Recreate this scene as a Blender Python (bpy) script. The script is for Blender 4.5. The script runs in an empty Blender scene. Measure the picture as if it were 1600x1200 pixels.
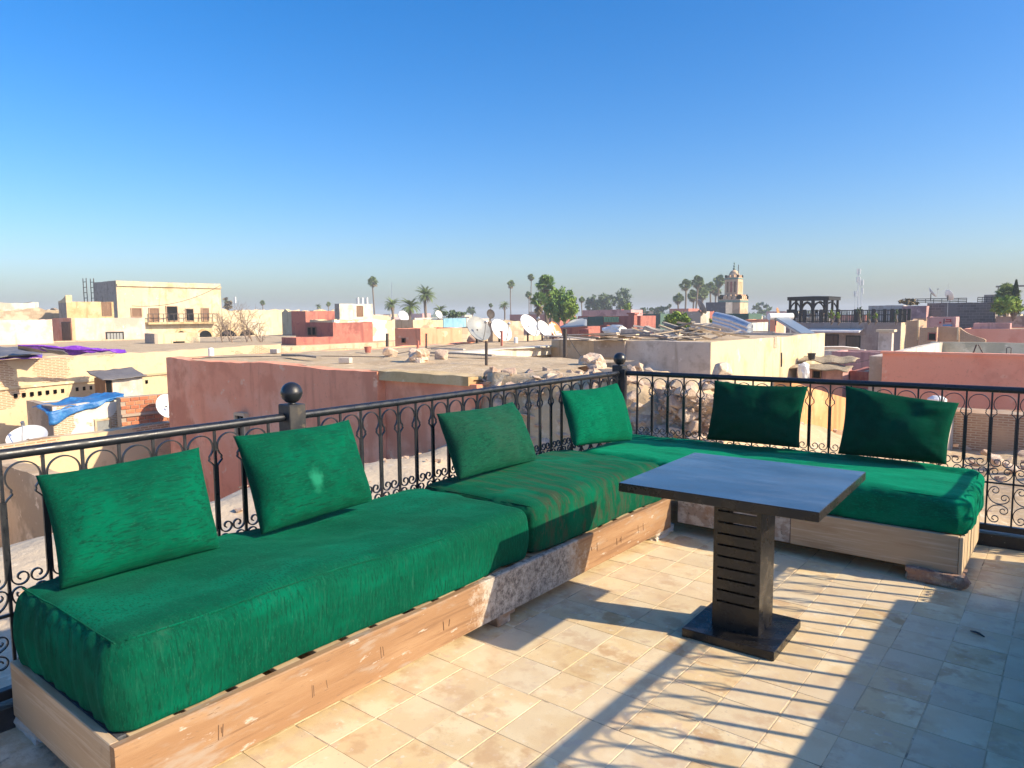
import bpy, bmesh, math, random
import numpy as np
from mathutils import Vector, Matrix, Quaternion

random.seed(7)
RNG = np.random.default_rng(7)
R_ = math.radians
scene = bpy.context.scene
COL = scene.collection

# ------------------------------------------------------------------ camera
CAM = np.array([3.1977, -5.566, 1.5628])
FOC, YAW, PITCH, ROLL = 1120.25, .6722, -.0952, -.0076      # focal length in 1600-px units
_F = np.array([-math.sin(YAW)*math.cos(PITCH), math.cos(YAW)*math.cos(PITCH), math.sin(PITCH)])
_r = np.array([math.cos(YAW), math.sin(YAW), 0.0]); _u = np.cross(_r, _F)
_R = math.cos(ROLL)*_r + math.sin(ROLL)*_u
_U = -math.sin(ROLL)*_r + math.cos(ROLL)*_u
cd = bpy.data.cameras.new('camera'); cam = bpy.data.objects.new('camera', cd); COL.objects.link(cam)
cd.sensor_width = 36.0; cd.sensor_fit = 'HORIZONTAL'; cd.lens = 36.0*FOC/1600.0
cd.clip_start = .05; cd.clip_end = 6000
M = Matrix.Identity(4)
for i in range(3):
    M[i][0] = _R[i]; M[i][1] = _U[i]; M[i][2] = -_F[i]; M[i][3] = CAM[i]
cam.matrix_world = M
scene.camera = cam

# ------------------------------------------------------------------ sky and sun
SUN_EL, SUN_AZ = R_(30.0), R_(18.0)                          # azimuth from +X towards +Y
world = bpy.data.worlds.new('World'); scene.world = world; world.use_nodes = True
nt = world.node_tree; nt.nodes.clear()
sky = nt.nodes.new('ShaderNodeTexSky'); sky.sky_type = 'NISHITA'; sky.sun_disc = False
sky.sun_elevation = SUN_EL; sky.sun_rotation = math.pi/2 - SUN_AZ
sky.altitude = 300; sky.air_density = 1.1; sky.dust_density = 2.3; sky.ozone_density = 3.5
bg = nt.nodes.new('ShaderNodeBackground'); bg.inputs['Strength'].default_value = .15
wo = nt.nodes.new('ShaderNodeOutputWorld')
hs_ = nt.nodes.new('ShaderNodeHueSaturation'); hs_.inputs['Saturation'].default_value = 1.42
tn = nt.nodes.new('ShaderNodeMix'); tn.data_type = 'RGBA'; tn.blend_type = 'MULTIPLY'; tn.inputs[0].default_value = 1.0
tn.inputs[7].default_value = (.365, .378, .435, 1)                # deep clear-air blue of the whole dome
nt.links.new(sky.outputs[0], hs_.inputs['Color']); nt.links.new(hs_.outputs[0], tn.inputs[6])
nt.links.new(tn.outputs[2], bg.inputs[0]); nt.links.new(bg.outputs[0], wo.inputs[0])
sd = bpy.data.lights.new('sun', 'SUN'); sun = bpy.data.objects.new('sun', sd); COL.objects.link(sun)
sd.energy = 2.1; sd.angle = R_(.55); sd.color = (1.0, .85, .62)
dsun = Vector((math.cos(SUN_EL)*math.cos(SUN_AZ), math.cos(SUN_EL)*math.sin(SUN_AZ), math.sin(SUN_EL)))
sun.rotation_euler = (-dsun).to_track_quat('-Z', 'Y').to_euler()
vs = scene.view_settings
vs.view_transform = 'Standard'; vs.look = 'None'; vs.exposure = 1.76; vs.gamma = 1.0
vs.use_curve_mapping = False

# ------------------------------------------------------------------ places: from a direction to a real point on a chosen plane
def ray(px, py): return _F + (px-800)/FOC*_R - (py-600)/FOC*_U
def at(px, py, D): return CAM + ray(px, py)*D
def on_z(px, py, z): v = ray(px, py); return CAM + (z-CAM[2])/v[2]*v
def on_x(px, py, x): v = ray(px, py); return CAM + (x-CAM[0])/v[0]*v
def on_y(px, py, y): v = ray(px, py); return CAM + (y-CAM[1])/v[1]*v

# ------------------------------------------------------------------ materials
def mat(name, base, layers=(), rough=.85, bump=(), metallic=0.0, spec=.5, sheen=0.0, sheen_col=None,
        coord='OBJ', rand=0.0, rough_layers=(), trans=0.0, tint=None, coat=0.0):
    """layers: (scale, detail, colour, lo, hi, (sx,sy,sz)); bump: (scale, detail, strength, dist, (sx,sy,sz))"""
    m = bpy.data.materials.new(name); m.use_nodes = True
    t = m.node_tree; N = t.nodes; L = t.links
    bs = N['Principled BSDF']
    bs.inputs['Roughness'].default_value = rough; bs.inputs['Metallic'].default_value = metallic
    bs.inputs['Specular IOR Level'].default_value = spec
    if sheen:
        bs.inputs['Sheen Weight'].default_value = sheen; bs.inputs['Sheen Roughness'].default_value = .45
        if sheen_col: bs.inputs['Sheen Tint'].default_value = (*sheen_col, 1)
    if coat: bs.inputs['Coat Weight'].default_value = coat; bs.inputs['Coat Roughness'].default_value = .12
    if trans: bs.inputs['Transmission Weight'].default_value = trans
    oi = N.new('ShaderNodeObjectInfo')
    if coord == 'OBJ':
        tc = N.new('ShaderNodeTexCoord'); src = tc.outputs['Object']
        off = N.new('ShaderNodeVectorMath'); off.operation = 'MULTIPLY_ADD'
        cmb = N.new('ShaderNodeCombineXYZ')
        for i in range(3): L.new(oi.outputs['Random'], cmb.inputs[i])
        off.inputs[1].default_value = (37.0, 53.0, 71.0)
        L.new(cmb.outputs[0], off.inputs[0]); L.new(src, off.inputs[2]); src = off.outputs[0]
    else:
        g = N.new('ShaderNodeNewGeometry'); src = g.outputs['Position']
    def noise(scale, detail, st, rgh=.6):
        mp = N.new('ShaderNodeMapping'); mp.inputs['Scale'].default_value = st or (1, 1, 1); L.new(src, mp.inputs[0])
        nz = N.new('ShaderNodeTexNoise'); nz.inputs['Scale'].default_value = scale
        nz.inputs['Detail'].default_value = detail; nz.inputs['Roughness'].default_value = rgh
        L.new(mp.outputs[0], nz.inputs['Vector']); return nz.outputs['Fac']
    def rng(fac, lo, hi, a=0.0, b=1.0):
        r = N.new('ShaderNodeMapRange'); r.inputs[1].default_value = lo; r.inputs[2].default_value = hi
        r.inputs[3].default_value = a; r.inputs[4].default_value = b; r.clamp = True
        r.interpolation_type = 'SMOOTHSTEP'; L.new(fac, r.inputs[0]); return r.outputs[0]
    col = N.new('ShaderNodeRGB'); col.outputs[0].default_value = (*base, 1); cur = col.outputs[0]
    for ly in layers:
        sc, de, c, lo, hi = ly[:5]; st = ly[5] if len(ly) > 5 else None
        mx = N.new('ShaderNodeMix'); mx.data_type = 'RGBA'
        L.new(rng(noise(sc, de, st), lo, hi), mx.inputs[0])
        L.new(cur, mx.inputs[6]); mx.inputs[7].default_value = (*c, 1); cur = mx.outputs[2]
    if rand:
        hs = N.new('ShaderNodeHueSaturation')
        r = N.new('ShaderNodeMapRange'); r.inputs[3].default_value = 1-rand; r.inputs[4].default_value = 1+rand
        L.new(oi.outputs['Random'], r.inputs[0]); L.new(r.outputs[0], hs.inputs['Value'])
        L.new(cur, hs.inputs['Color']); cur = hs.outputs[0]
    if tint:                                   # second per-object tint
        mx = N.new('ShaderNodeMix'); mx.data_type = 'RGBA'
        mt = N.new('ShaderNodeMath'); mt.operation = 'MULTIPLY'; mt.inputs[1].default_value = 17.31
        fr = N.new('ShaderNodeMath'); fr.operation = 'FRACT'
        L.new(oi.outputs['Random'], mt.inputs[0]); L.new(mt.outputs[0], fr.inputs[0])
        m2 = N.new('ShaderNodeMath'); m2.operation = 'MULTIPLY'; m2.inputs[1].default_value = tint[1]
        L.new(fr.outputs[0], m2.inputs[0]); L.new(m2.outputs[0], mx.inputs[0])
        L.new(cur, mx.inputs[6]); mx.inputs[7].default_value = (*tint[0], 1); cur = mx.outputs[2]
    L.new(cur, bs.inputs['Base Color'])
    if rough_layers:
        sc, de, lo, hi, a, b = rough_layers[:6]
        L.new(rng(noise(sc, de, rough_layers[6] if len(rough_layers) > 6 else None), lo, hi, a, b), bs.inputs['Roughness'])
    prev = None
    for b in bump:
        sc, de, stg, dist = b[:4]; st = b[4] if len(b) > 4 else None
        bn = N.new('ShaderNodeBump'); bn.inputs['Strength'].default_value = stg; bn.inputs['Distance'].default_value = dist
        L.new(noise(sc, de, st), bn.inputs['Height'])
        if prev: L.new(prev, bn.inputs['Normal'])
        prev = bn.outputs[0]
    if prev: L.new(prev, bs.inputs['Normal'])
    return m

# ------------------------------------------------------------------ mesh collector
class MB:
    def __init__(s): s.v = []; s.f = []; s.smooth = False; s.fm = []
    def add(s, vs, fs, mi=0):
        n = len(s.v); s.v.extend([tuple(map(float, p)) for p in vs]); s.f.extend([tuple(i+n for i in f) for f in fs]); s.fm.extend([mi]*len(fs)); return s
    def box(s, x0, x1, y0, y1, z0, z1, mi=0):
        return s.add([(x0,y0,z0),(x1,y0,z0),(x1,y1,z0),(x0,y1,z0),(x0,y0,z1),(x1,y0,z1),(x1,y1,z1),(x0,y1,z1)],
              [(0,3,2,1),(4,5,6,7),(0,1,5,4),(1,2,6,5),(2,3,7,6),(3,0,4,7)], mi)
    def bbox(s, x0, x1, y0, y1, z0, z1, b=.004):
        """bevelled box"""
        V = []; 
        for zi, z in ((0, z0), (1, z0+b), (2, z1-b), (3, z1)):
            e = b if zi in (0, 3) else 0
            xa, xb, ya, yb = x0+e, x1-e, y0+e, y1-e
            c = b if zi in (1, 2) else b*.6
            V += [(xa+c, ya, z), (xb-c, ya, z), (xb, ya+c, z), (xb, yb-c, z), (xb-c, yb, z), (xa+c, yb, z), (xa, yb-c, z), (xa, ya+c, z)]
        F = [tuple(range(7, -1, -1)), tuple(range(24, 32))]
        for r in range(3):
            for k in range(8): F.append((r*8+k, r*8+(k+1) % 8, (r+1)*8+(k+1) % 8, (r+1)*8+k))
        return s.add(V, F)
    def quadbox(s, bottom, top):
        """eight corners: four bottom (ccw from above), four top"""
        return s.add(list(bottom)+list(top), [(0,3,2,1),(4,5,6,7),(0,1,5,4),(1,2,6,5),(2,3,7,6),(3,0,4,7)])
    def sweep(s, pts, sec, up=(0, 1, 0), closed=False, scale=None, caps=True):
        """section (list of (a,b)) along pts; a along side = tangent x up, b along up"""
        pts = [np.array(p, float) for p in pts]; n = len(pts); k = len(sec); up = np.array(up, float); V = []
        for i in range(n):
            if closed: tg = pts[(i+1) % n]-pts[i-1]
            else: tg = pts[min(i+1, n-1)]-pts[max(i-1, 0)]
            tg = tg/(np.linalg.norm(tg)+1e-12)
            sd_ = np.cross(tg, up); ln = np.linalg.norm(sd_)
            if ln < 1e-6: sd_ = np.cross(tg, (1, 0, 0)); ln = np.linalg.norm(sd_)
            sd_ /= ln; u2 = np.cross(sd_, tg)
            q = 1 if scale is None else scale[i]
            for a, b in sec: V.append(pts[i]+sd_*a*q+u2*b*q)
        F = []
        for i in range(n if closed else n-1):
            j = (i+1) % n
            for a in range(k):
                b = (a+1) % k; F.append((i*k+a, i*k+b, j*k+b, j*k+a))
        if not closed and caps: F.append(tuple(range(k-1, -1, -1))); F.append(tuple((n-1)*k+a for a in range(k)))
        return s.add(V, F)
    def tube(s, pts, r, n=8, up=(0, 0, 1), scale=None, closed=False):
        d = np.array(pts[-1], float)-np.array(pts[0], float); d /= np.linalg.norm(d)+1e-12
        if abs(np.dot(d, up)) > .93: up = (.3, 1, 0)
        return s.sweep(pts, [(r*math.cos(2*math.pi*i/n), r*math.sin(2*math.pi*i/n)) for i in range(n)], up, scale=scale, closed=closed)
    def lathe(s, prof, c=(0, 0, 0), n=16, axis=None):
        """profile (r,z) turned round z at c"""
        V = []; F = []; k = len(prof)
        for r, z in prof:
            for i in range(n):
                a = 2*math.pi*i/n; V.append((c[0]+r*math.cos(a), c[1]+r*math.sin(a), c[2]+z))
        for j in range(k-1):
            for i in range(n): F.append((j*n+i, j*n+(i+1) % n, (j+1)*n+(i+1) % n, (j+1)*n+i))
        F.append(tuple(range(n-1, -1, -1))); F.append(tuple((k-1)*n+i for i in range(n)))
        return s.add(V, F)
    def mesh(s, name, mats, smooth=None, off=(0, 0, 0)):
        me = bpy.data.meshes.new(name)
        o = np.array(off, float)
        me.from_pydata([tuple(np.array(p)-o) for p in s.v], [], s.f)
        if not isinstance(mats, (list, tuple)): mats = [mats]
        for m in mats: me.materials.append(m)
        if len(mats) > 1: me.polygons.foreach_set('material_index', s.fm)
        if smooth if smooth is not None else s.smooth:
            me.polygons.foreach_set('use_smooth', [True]*len(me.polygons))
            if smooth != 'all': me.set_sharp_from_angle(angle=R_(40))
        me.update(); return me
    def build(s, name, mats, parent=None, smooth=None):
        """world coordinates; becomes local to the parent's place"""
        if parent is None:
            P = np.array(s.v); c = P.mean(0); c[2] = P[:, 2].min()
            o = bpy.data.objects.new(name, s.mesh(name, mats, smooth, c)); o.location = c
        else:
            off = np.array(parent.location); pp = parent.parent
            while pp is not None: off = off+np.array(pp.location); pp = pp.parent
            o = bpy.data.objects.new(name, s.mesh(name, mats, smooth, off)); o.parent = parent
        COL.objects.link(o); return o

def empty(name, loc, label=None, cat=None, group=None, rz=0.0):
    o = bpy.data.objects.new(name, None); COL.objects.link(o); o.location = loc; o.rotation_euler = (0, 0, rz)
    o.empty_display_size = .1
    if label: tag(o, label, cat, group)
    return o
def tag(o, label=None, cat=None, group=None, kind=None):
    if label: o['label'] = label
    if cat: o['category'] = cat
    if group: o['group'] = group
    if kind: o['kind'] = kind
    return o
def inst(name, me, parent, loc, rot=(0, 0, 0), scale=(1, 1, 1)):
    o = bpy.data.objects.new(name, me); COL.objects.link(o); o.parent = parent; o.location = loc
    o.rotation_euler = rot; o.scale = scale; return o

# cheap value noise for shaping
_perm = RNG.permutation(512); _val = RNG.random(512)*2-1
def vnoise(p):
    p = np.atleast_2d(np.array(p, float)); i = np.floor(p).astype(int); f = p-i; f = f*f*(3-2*f)
    def h(a, b, c): return _val[(_perm[(_perm[(_perm[a & 511]+b) & 511]+c) & 511]) & 511]
    r = 0
    for dx in (0, 1):
        for dy in (0, 1):
            for dz in (0, 1):
                w = (f[:, 0] if dx else 1-f[:, 0])*(f[:, 1] if dy else 1-f[:, 1])*(f[:, 2] if dz else 1-f[:, 2])
                r = r+w*h(i[:, 0]+dx, i[:, 1]+dy, i[:, 2]+dz)
    return r
def fbm(p, o=3):
    p = np.atleast_2d(np.array(p, float)); s = 0; a = 1
    for k in range(o): s = s+a*vnoise(p*2**k+k*17.3); a *= .5
    return s

# ------------------------------------------------------------------ palette
M_TILE = mat('sandstone_tile', (.74, .54, .275), [(4.2, 5, (.84, .69, .42), .44, .60), (7, 4, (.60, .38, .18), .50, .66), (13, 5, (.66, .47, .29), .54, .68), (2.2, 3, (.78, .61, .36), .45, .7), (30, 5, (.82, .73, .56), .60, .74), (60, 3, (.54, .41, .25), .62, .78)],
             rough=.72, bump=[(90, 4, .12, .004), (8, 3, .12, .01)], rand=.09, tint=((.72, .60, .43), .5), rough_layers=(6, 4, .3, .7, .55, .8))
M_GROUT = mat('cement_grout', (.60, .46, .28), [(5, 5, (.76, .64, .45), .50, .62), (8, 4, (.30, .23, .16), .55, .66)], rough=.95, bump=[(60, 5, .5, .01)])
M_IRON = mat('black_iron_paint', (.012, .014, .018), [(30, 4, (.03, .03, .03), .6, .8)], rough=.36, spec=.6, bump=[(140, 3, .12, .002)], rough_layers=(18, 3, .3, .7, .26, .5))
M_IRONW = mat('worn_black_paint', (.016, .018, .022), [(18, 5, (.16, .12, .075), .56, .68), (6, 4, (.05, .045, .04), .5, .7)], rough=.5)
M_KERB = mat('black_painted_kerb', (.016, .018, .022), [(25, 5, (.25, .23, .2), .66, .74), (8, 4, (.035, .037, .042), .45, .7)], rough=.38, bump=[(35, 5, .5, .01)])
VEL = dict(rough=.85, spec=.15, sheen=.35, sheen_col=(.25, 1.0, .62))
def velvet(name, base, layers, stretch, sheen=.10, bumpst=.3):
    return mat(name, base, layers+[(130, 2, tuple(min(1, c*1.5) for c in base), .48, .8, stretch), (300, 2, (base[0]+.02, base[1]*1.9, base[2]*2.0), .58, .82, stretch)],
               rough=.95, spec=.04, sheen=sheen, sheen_col=(.05, 1.0, .55), bump=[(4, 3, .35, .03), (17, 4, .25, .012), (220, 2, bumpst, .003, stretch)])
VG = (.001, .066, .034)
M_VTOP = velvet('green_velvet_mattress', VG, [(2.6, 4, (.0, .125, .066), .42, .60, (1, .5, 1)), (2.2, 4, (.006, .055, .030), .48, .68, (1, .7, 1)), (120, 3, (.003, .050, .027), .44, .68, (.5, 1, .14)), (70, 4, (.014, .105, .062), .54, .78, (.4, 1.2, .14)), (3, 5, (.045, .15, .095), .66, .86)], (1, 1, .16))
M_VTOP2 = velvet('striped_green_velvet', (.003, .068, .034), [(7, 4, (.036, .050, .030), .46, .60, (.35, 3.2, 1)), (3, 3, (.0, .105, .052), .5, .7), (14, 4, (.055, .066, .042), .58, .74, (.3, 3.4, 1))], (1, 1, .2))
M_VTOPR = velvet('sheen_brightened_velvet', (.0, .15, .075), [(3, 4, (.0, .085, .044), .50, .68, (.4, 1.6, 1)), (6, 4, (.0, .22, .115), .52, .70, (.5, 1.4, 1))], (.2, 1, 1), sheen=.2)  # grazing sheen of the right mattress put into a brighter base colour
M_VPIL = velvet('green_velvet_pillow', VG, [(3, 4, (.0, .105, .052), .45, .65), (90, 4, (.003, .050, .027), .44, .68, (1, .12, 1))], (1, .12, 1))
M_VPIL2 = velvet('smooth_green_velvet_pillow', (.0, .095, .047), [(3, 4, (.0, .125, .062), .45, .65), (80, 4, (.0, .072, .037), .46, .68, (1, .12, 1))], (1, .2, 1))
M_VPIL3 = velvet('faded_green_velvet_pillow', (.006, .066, .036), [(3, 4, (.014, .060, .036), .45, .65), (90, 4, (.006, .046, .027), .46, .68, (1, .12, 1))], (1, .12, 1))
M_VPILR = velvet('shade_darkened_velvet_pillow', (.0, .040, .021), [(3, 4, (.0, .056, .029), .45, .65)], (1, .2, 1), sheen=.03)  # same velvet with the right pillows' shade put into a darker base
M_WOOD = mat('old_painted_beam_wood', (.30, .165, .078), [(6, 5, (.36, .215, .11), .45, .65, (1, .25, 2)), (12, 5, (.22, .115, .055), .5, .66, (1, .12, 3)), (7, 5, (.34, .26, .19), .52, .66, (1, .4, 1.6)), (24, 5, (.48, .41, .33), .62, .70, (1, .4, 1.4)), (50, 4, (.20, .12, .07), .62, .72, (1, .3, 2))],
             rough=.75, bump=[(40, 5, .2, .006, (1, .1, 2.5))])
M_WOODW = mat('whitewashed_flaking_wood', (.36, .27, .20), [(12, 12, (.56, .49, .40), .44, .60, (1, .7, 1.3)), (40, 8, (.17, .13, .10), .54, .70, (1, .7, 1.2)), (6, 6, (.34, .20, .11), .52, .66)],
              rough=.85, bump=[(60, 5, .6, .008)])
def whitewash(m, yc, hw):
    """flaking lime wash over one stretch of the beam (local y about yc)"""
    t = m.node_tree; N = t.nodes; L = t.links; bs = N['Principled BSDF']; old = bs.inputs['Base Color'].links[0].from_socket
    g = N.new('ShaderNodeNewGeometry'); sp = N.new('ShaderNodeSeparateXYZ'); L.new(g.outputs['Position'], sp.inputs[0])
    a = N.new('ShaderNodeMath'); a.operation = 'SUBTRACT'; L.new(sp.outputs[1], a.inputs[0]); a.inputs[1].default_value = yc
    b = N.new('ShaderNodeMath'); b.operation = 'ABSOLUTE'; L.new(a.outputs[0], b.inputs[0])
    r = N.new('ShaderNodeMapRange'); r.inputs[1].default_value = hw*.55; r.inputs[2].default_value = hw*1.25; r.inputs[3].default_value = .20; r.inputs[4].default_value = -.25; L.new(b.outputs[0], r.inputs[0])
    for sc, col, lo, wd in ((16, (.58, .51, .42), .50, .22), (9, (.40, .35, .29), .60, .2), (34, (.14, .115, .095), .64, .16)):
        nz = N.new('ShaderNodeTexNoise'); nz.inputs['Scale'].default_value = sc; nz.inputs['Detail'].default_value = 10; nz.inputs['Roughness'].default_value = .78; L.new(g.outputs['Position'], nz.inputs['Vector'])
        ad = N.new('ShaderNodeMath'); L.new(nz.outputs['Fac'], ad.inputs[0]); L.new(r.outputs[0], ad.inputs[1])
        mr = N.new('ShaderNodeMapRange'); mr.inputs[1].default_value = lo; mr.inputs[2].default_value = lo+wd; L.new(ad.outputs[0], mr.inputs[0])
        mx = N.new('ShaderNodeMix'); mx.data_type = 'RGBA'; L.new(mr.outputs[0], mx.inputs[0]); L.new(old, mx.inputs[6]); mx.inputs[7].default_value = (*col, 1); old = mx.outputs[2]
    L.new(old, bs.inputs['Base Color'])
M_BEAM = M_WOOD.copy(); M_BEAM.name = 'limewashed_beam_wood'; whitewash(M_BEAM, -2.62, .55)
M_WOODP = mat('pale_pine_board', (.52, .36, .21), [(7, 4, (.44, .28, .15), .5, .7, (.3, 1, 2)), (20, 5, (.60, .45, .29), .5, .65, (.15, 1, 4)), (5, 3, (.34, .22, .13), .66, .78)], rough=.7, bump=[(50, 4, .2, .004, (.1, 1, 3))])
M_WOODE = mat('light_slat_wood', (.58, .43, .26), [(9, 4, (.48, .33, .18), .5, .7, (1, .6, .2))], rough=.72, bump=[(50, 4, .2, .004)], rand=.12)
M_DARKW = mat('dark_painted_trim', (.035, .037, .042), [(14, 4, (.10, .10, .105), .5, .7)], rough=.6)
M_GROOVE = mat('groove_shade_brown', (.235, .14, .08), rough=.95)  # dark brown stands in for the shade inside the carving
M_TABLE = mat('black_gloss_enamel', (.020, .022, .027), [(3.5, 5, (.065, .072, .085), .44, .66, (.5, 1.4, 1)), (9, 5, (.095, .10, .11), .58, .78, (.4, 1.6, 1)), (160, 2, (.22, .21, .2), .70, .76)], rough=.22, spec=1.0,
              rough_layers=(4, 5, .35, .65, .08, .24, (.5, 1.3, 1)), bump=[(14, 3, .03, .004), (120, 3, .03, .001)], coat=.35)
M_TABLEB = mat('black_enamel_metal', (.016, .014, .012), [(20, 4, (.034, .031, .028), .58, .78)], rough=.3, spec=.45, rough_layers=(12, 4, .35, .65, .2, .4))
M_STONE = mat('rough_brick_stone', (.28, .17, .12), [(14, 5, (.40, .30, .22), .48, .62), (30, 4, (.17, .10, .075), .55, .7)], rough=.95, bump=[(30, 5, .8, .02)], rand=.2)
M_STONEP = mat('pale_plaster_stone', (.58, .53, .45), [(14, 5, (.42, .36, .29), .52, .68)], rough=.95, bump=[(30, 5, .7, .02)])

# ------------------------------------------------------------------ terrace
RA = .048                                                    # the right railing runs 2.75 degrees off square
cR, sR = math.cos(RA), math.sin(RA)
mb = MB()
poly = [(-.14, -9.0), (3.72, -9.0), (3.72, .30), (-.14, .11)]
mb.quadbox([(x, y, -5.5) for x, y in poly], [(x, y, -.0014) for x, y in poly])
terrace = tag(mb.build('terrace_floor', M_GROUT), kind='structure')
# tiles, each with its own edges
xs_far = [.585, .81, 1.034, 1.258, 1.480, 1.690, 1.905, 2.125, 2.348, 2.566, 2.786, 3.006, 3.226, 3.446]
xs_near = [.47, .69, .905, 1.115, 1.335, 1.550, 1.762, 1.98, 2.20, 2.42, 2.57, 2.79, 3.006, 3.226, 3.446]
rows = [.20, -.02, -.245, -.475, -.70, -.935, -1.235, -1.463, -1.693, -1.945, -2.165, -2.388, -2.616, -2.845, -3.07, -3.312, -3.603, -3.818, -4.04, -4.26, -4.48, -4.70, -4.93, -5.15]
for r in range(len(rows)-1):
    y1, y0 = rows[r], rows[r+1]
    xs = xs_far if y0 > -3.4 else xs_near
    for c in range(len(xs)-1):
        x0, x1 = xs[c], xs[c+1]
        if x1 > 3.5 or (y0 > -.05 and x0 < 2.4): continue
        g = .0022; t = MB(); w_, d_ = x1-x0-2*g, y1-y0-2*g
        if y0 < -4.6 and x0 > 1.6: continue                  # behind the lens
        zt = random.uniform(-.0003, .0008)
        t.bbox(-w_/2, w_/2, -d_/2, d_/2, -.02, 0, .0009)
        jit = random.uniform(-.0024, .0024)
        o = inst('tile', t.mesh('tile', M_TILE), terrace, ((x0+x1)/2-terrace.location[0]+jit, (y0+y1)/2-terrace.location[1]+jit, zt-terrace.location[2]),
                 (random.uniform(-.0022, .0022), random.uniform(-.0022, .0022), random.uniform(-.006, .006)))

# ------------------------------------------------------------------ wrought-iron railings
BAY = .1437
FLAT = [(-.0026, -.006), (.0026, -.006), (.0026, .006), (-.0026, .006)]
def arc(cx, cz, r0, r1, a0, a1, n):
    return [(cx+(r0+(r1-r0)*i/(n-1))*math.cos(R_(a0+(a1-a0)*i/(n-1))), 0, cz+(r0+(r1-r0)*i/(n-1))*math.sin(R_(a0+(a1-a0)*i/(n-1)))) for i in range(n)]
def keyhole():
    h = BAY/2-.0085
    left = arc(-.0285, .562, .0085, .0345, 180+430, 180, 22)         # curl, running outwards to the bar
    left += [(-h, 0, z) for z in (.60, .66, .74, .82, .862)]
    left += [(-h+.006, 0, .872), (-h+.022, 0, .888), (-.0395, 0, .8915), (-.0425, 0, .898)]
    ca = arc(0, .953, .0605, .0605, 227, 90, 15)
    left += ca
    right = [(-x, y, z) for x, y, z in left[::-1]][1:]
    m = MB(); m.sweep(left+right, FLAT, (0, 1, 0)); return m.mesh('keyhole_arch', M_IRON)
def cscroll():
    l = arc(-.0365, 0, .009, .0285, 180-400, 180, 20)
    half = l+arc(0, 0, .065, .065, 180, 270, 12)[1:]
    full = half+[(-x, y, z) for x, y, z in half[::-1]][1:]
    m = MB(); m.sweep(full, FLAT, (0, 1, 0)); return m.mesh('scroll', M_IRON)
def picket():
    m = MB(); m.box(-.0055, .0055, -.006, .006, .138, 1.04); return m.mesh('picket', M_IRON)
ME_KEY, ME_SCR, ME_PIC = keyhole(), cscroll(), picket()
def railing(loc, rz, length, n, off, label, group, kerb_back=.09, kerb_front=.055, rail_ext=(0, 0)):
    """local x runs along the rail from loc; bays counted from off"""
    t = empty('iron_railing', loc, label, 'railing', group, rz)
    m = MB(); m.tube([(-rail_ext[0], 0, 1.05), (length*.33, 0, 1.0497), (length*.66, 0, 1.0503), (length+rail_ext[1], 0, 1.05)], .0215, 14, (0, 0, 1))
    o = bpy.data.objects.new('handrail', m.mesh('handrail', M_IRON, True)); COL.objects.link(o); o.parent = t
    m = MB(); m.bbox(0, length, -.019, .019, .098, .138, .003)
    o = bpy.data.objects.new('bottom_rail', m.mesh('bottom_rail', M_IRON)); COL.objects.link(o); o.parent = t
    m = MB(); m.box(0, length, -.006, .006, .417, .428)
    o = bpy.data.objects.new('middle_bar', m.mesh('middle_bar', M_IRON)); COL.objects.link(o); o.parent = t
    for k in range(n+1):
        x = off+k*BAY
        if x > length: break
        inst('picket', ME_PIC, t, (x, 0, 0))
        xc = x+BAY/2
        if xc+BAY*.4 > length: continue
        inst('keyhole_arch', ME_KEY, t, (xc, 0, 0))
        inst('scroll', ME_SCR, t, (xc, 0, .4985), (0, 0, 0))
        inst('scroll', ME_SCR, t, (xc, 0, .3475), (0, R_(42), 0))
        inst('scroll', ME_SCR, t, (xc, 0, .2105), (0, R_(130), 0))
    return t
def post(parent, x, y, ball=True, h=1.115, s=.05, nm='post'):
    m = MB(); m.bbox(x-s, x+s, y-s, y+s, .0, h, .004)
    p = bpy.data.objects.new(nm, m.mesh(nm, M_IRONW if ball else M_IRON)); COL.objects.link(p); p.parent = parent
    if ball:
        m = MB(); r = .0555; pr = [(.018, -.062), (.022, -.054)]
        for i in range(1, 18):
            a = -math.pi/2+math.pi*i/18; e = .0015 if i == 9 else 0
            pr.append(((r+e)*math.cos(a), r*math.sin(a)))
        m.lathe(pr, (x, y, h+.058), 24)
        b = bpy.data.objects.new('ball', m.mesh('ball', M_IRON, 'all')); COL.objects.link(b); b.parent = p
# left side runs along +Y (local x -> +Y)
GR = 'wrought iron railings round the terrace'
rl = railing((0, -5.9, 0), math.pi/2, 5.9-3.44, 30, (5.9-3.385) % BAY, 'black iron railing at far left behind the first velvet pillow', GR)
rf = railing((0, -3.335, 0), math.pi/2, 3.335-.05, 40, .0095+.104, 'black iron railing from ball-topped post to terrace corner', GR, rail_ext=(0, .0))
post(rf, -.05, 0)                                            # post at the joint
rr = railing((.03, .002, 0), RA, 3.62, 40, .0199+BAY-.03, 'black iron railing behind the right bench with two dark pillows', GR)
post(rr, -.045, .012)
post(rr, .012, -.022, ball=False, h=1.085, s=.02, nm='stub_post')
rs = railing((3.545, -7.5, 0), math.pi/2, 7.62, 60, .03, 'black iron railing on the right side of terrace', GR)
# low black kerbs the railings stand on
def kerb(pts_in, pts_out, label):
    m = MB(); n = len(pts_in)
    m.quadbox([(*pts_out[0], -.01), (*pts_in[0], -.01), (*pts_in[1], -.01), (*pts_out[1], -.01)],
              [(*pts_out[0], .088), (*pts_in[0], .084), (*pts_in[1], .084), (*pts_out[1], .088)])
    return tag(m.build('kerb', M_KERB), kind='structure')
kerb([(.06, -6.4), (.06, .0)], [(-.125, -6.4), (-.125, .08)], '')
kerb([(.06, .004-.06), (3.7, 3.7*math.tan(RA)-.06)], [(-.125, .085), (3.7, 3.7*math.tan(RA)+.10)], '')
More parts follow.
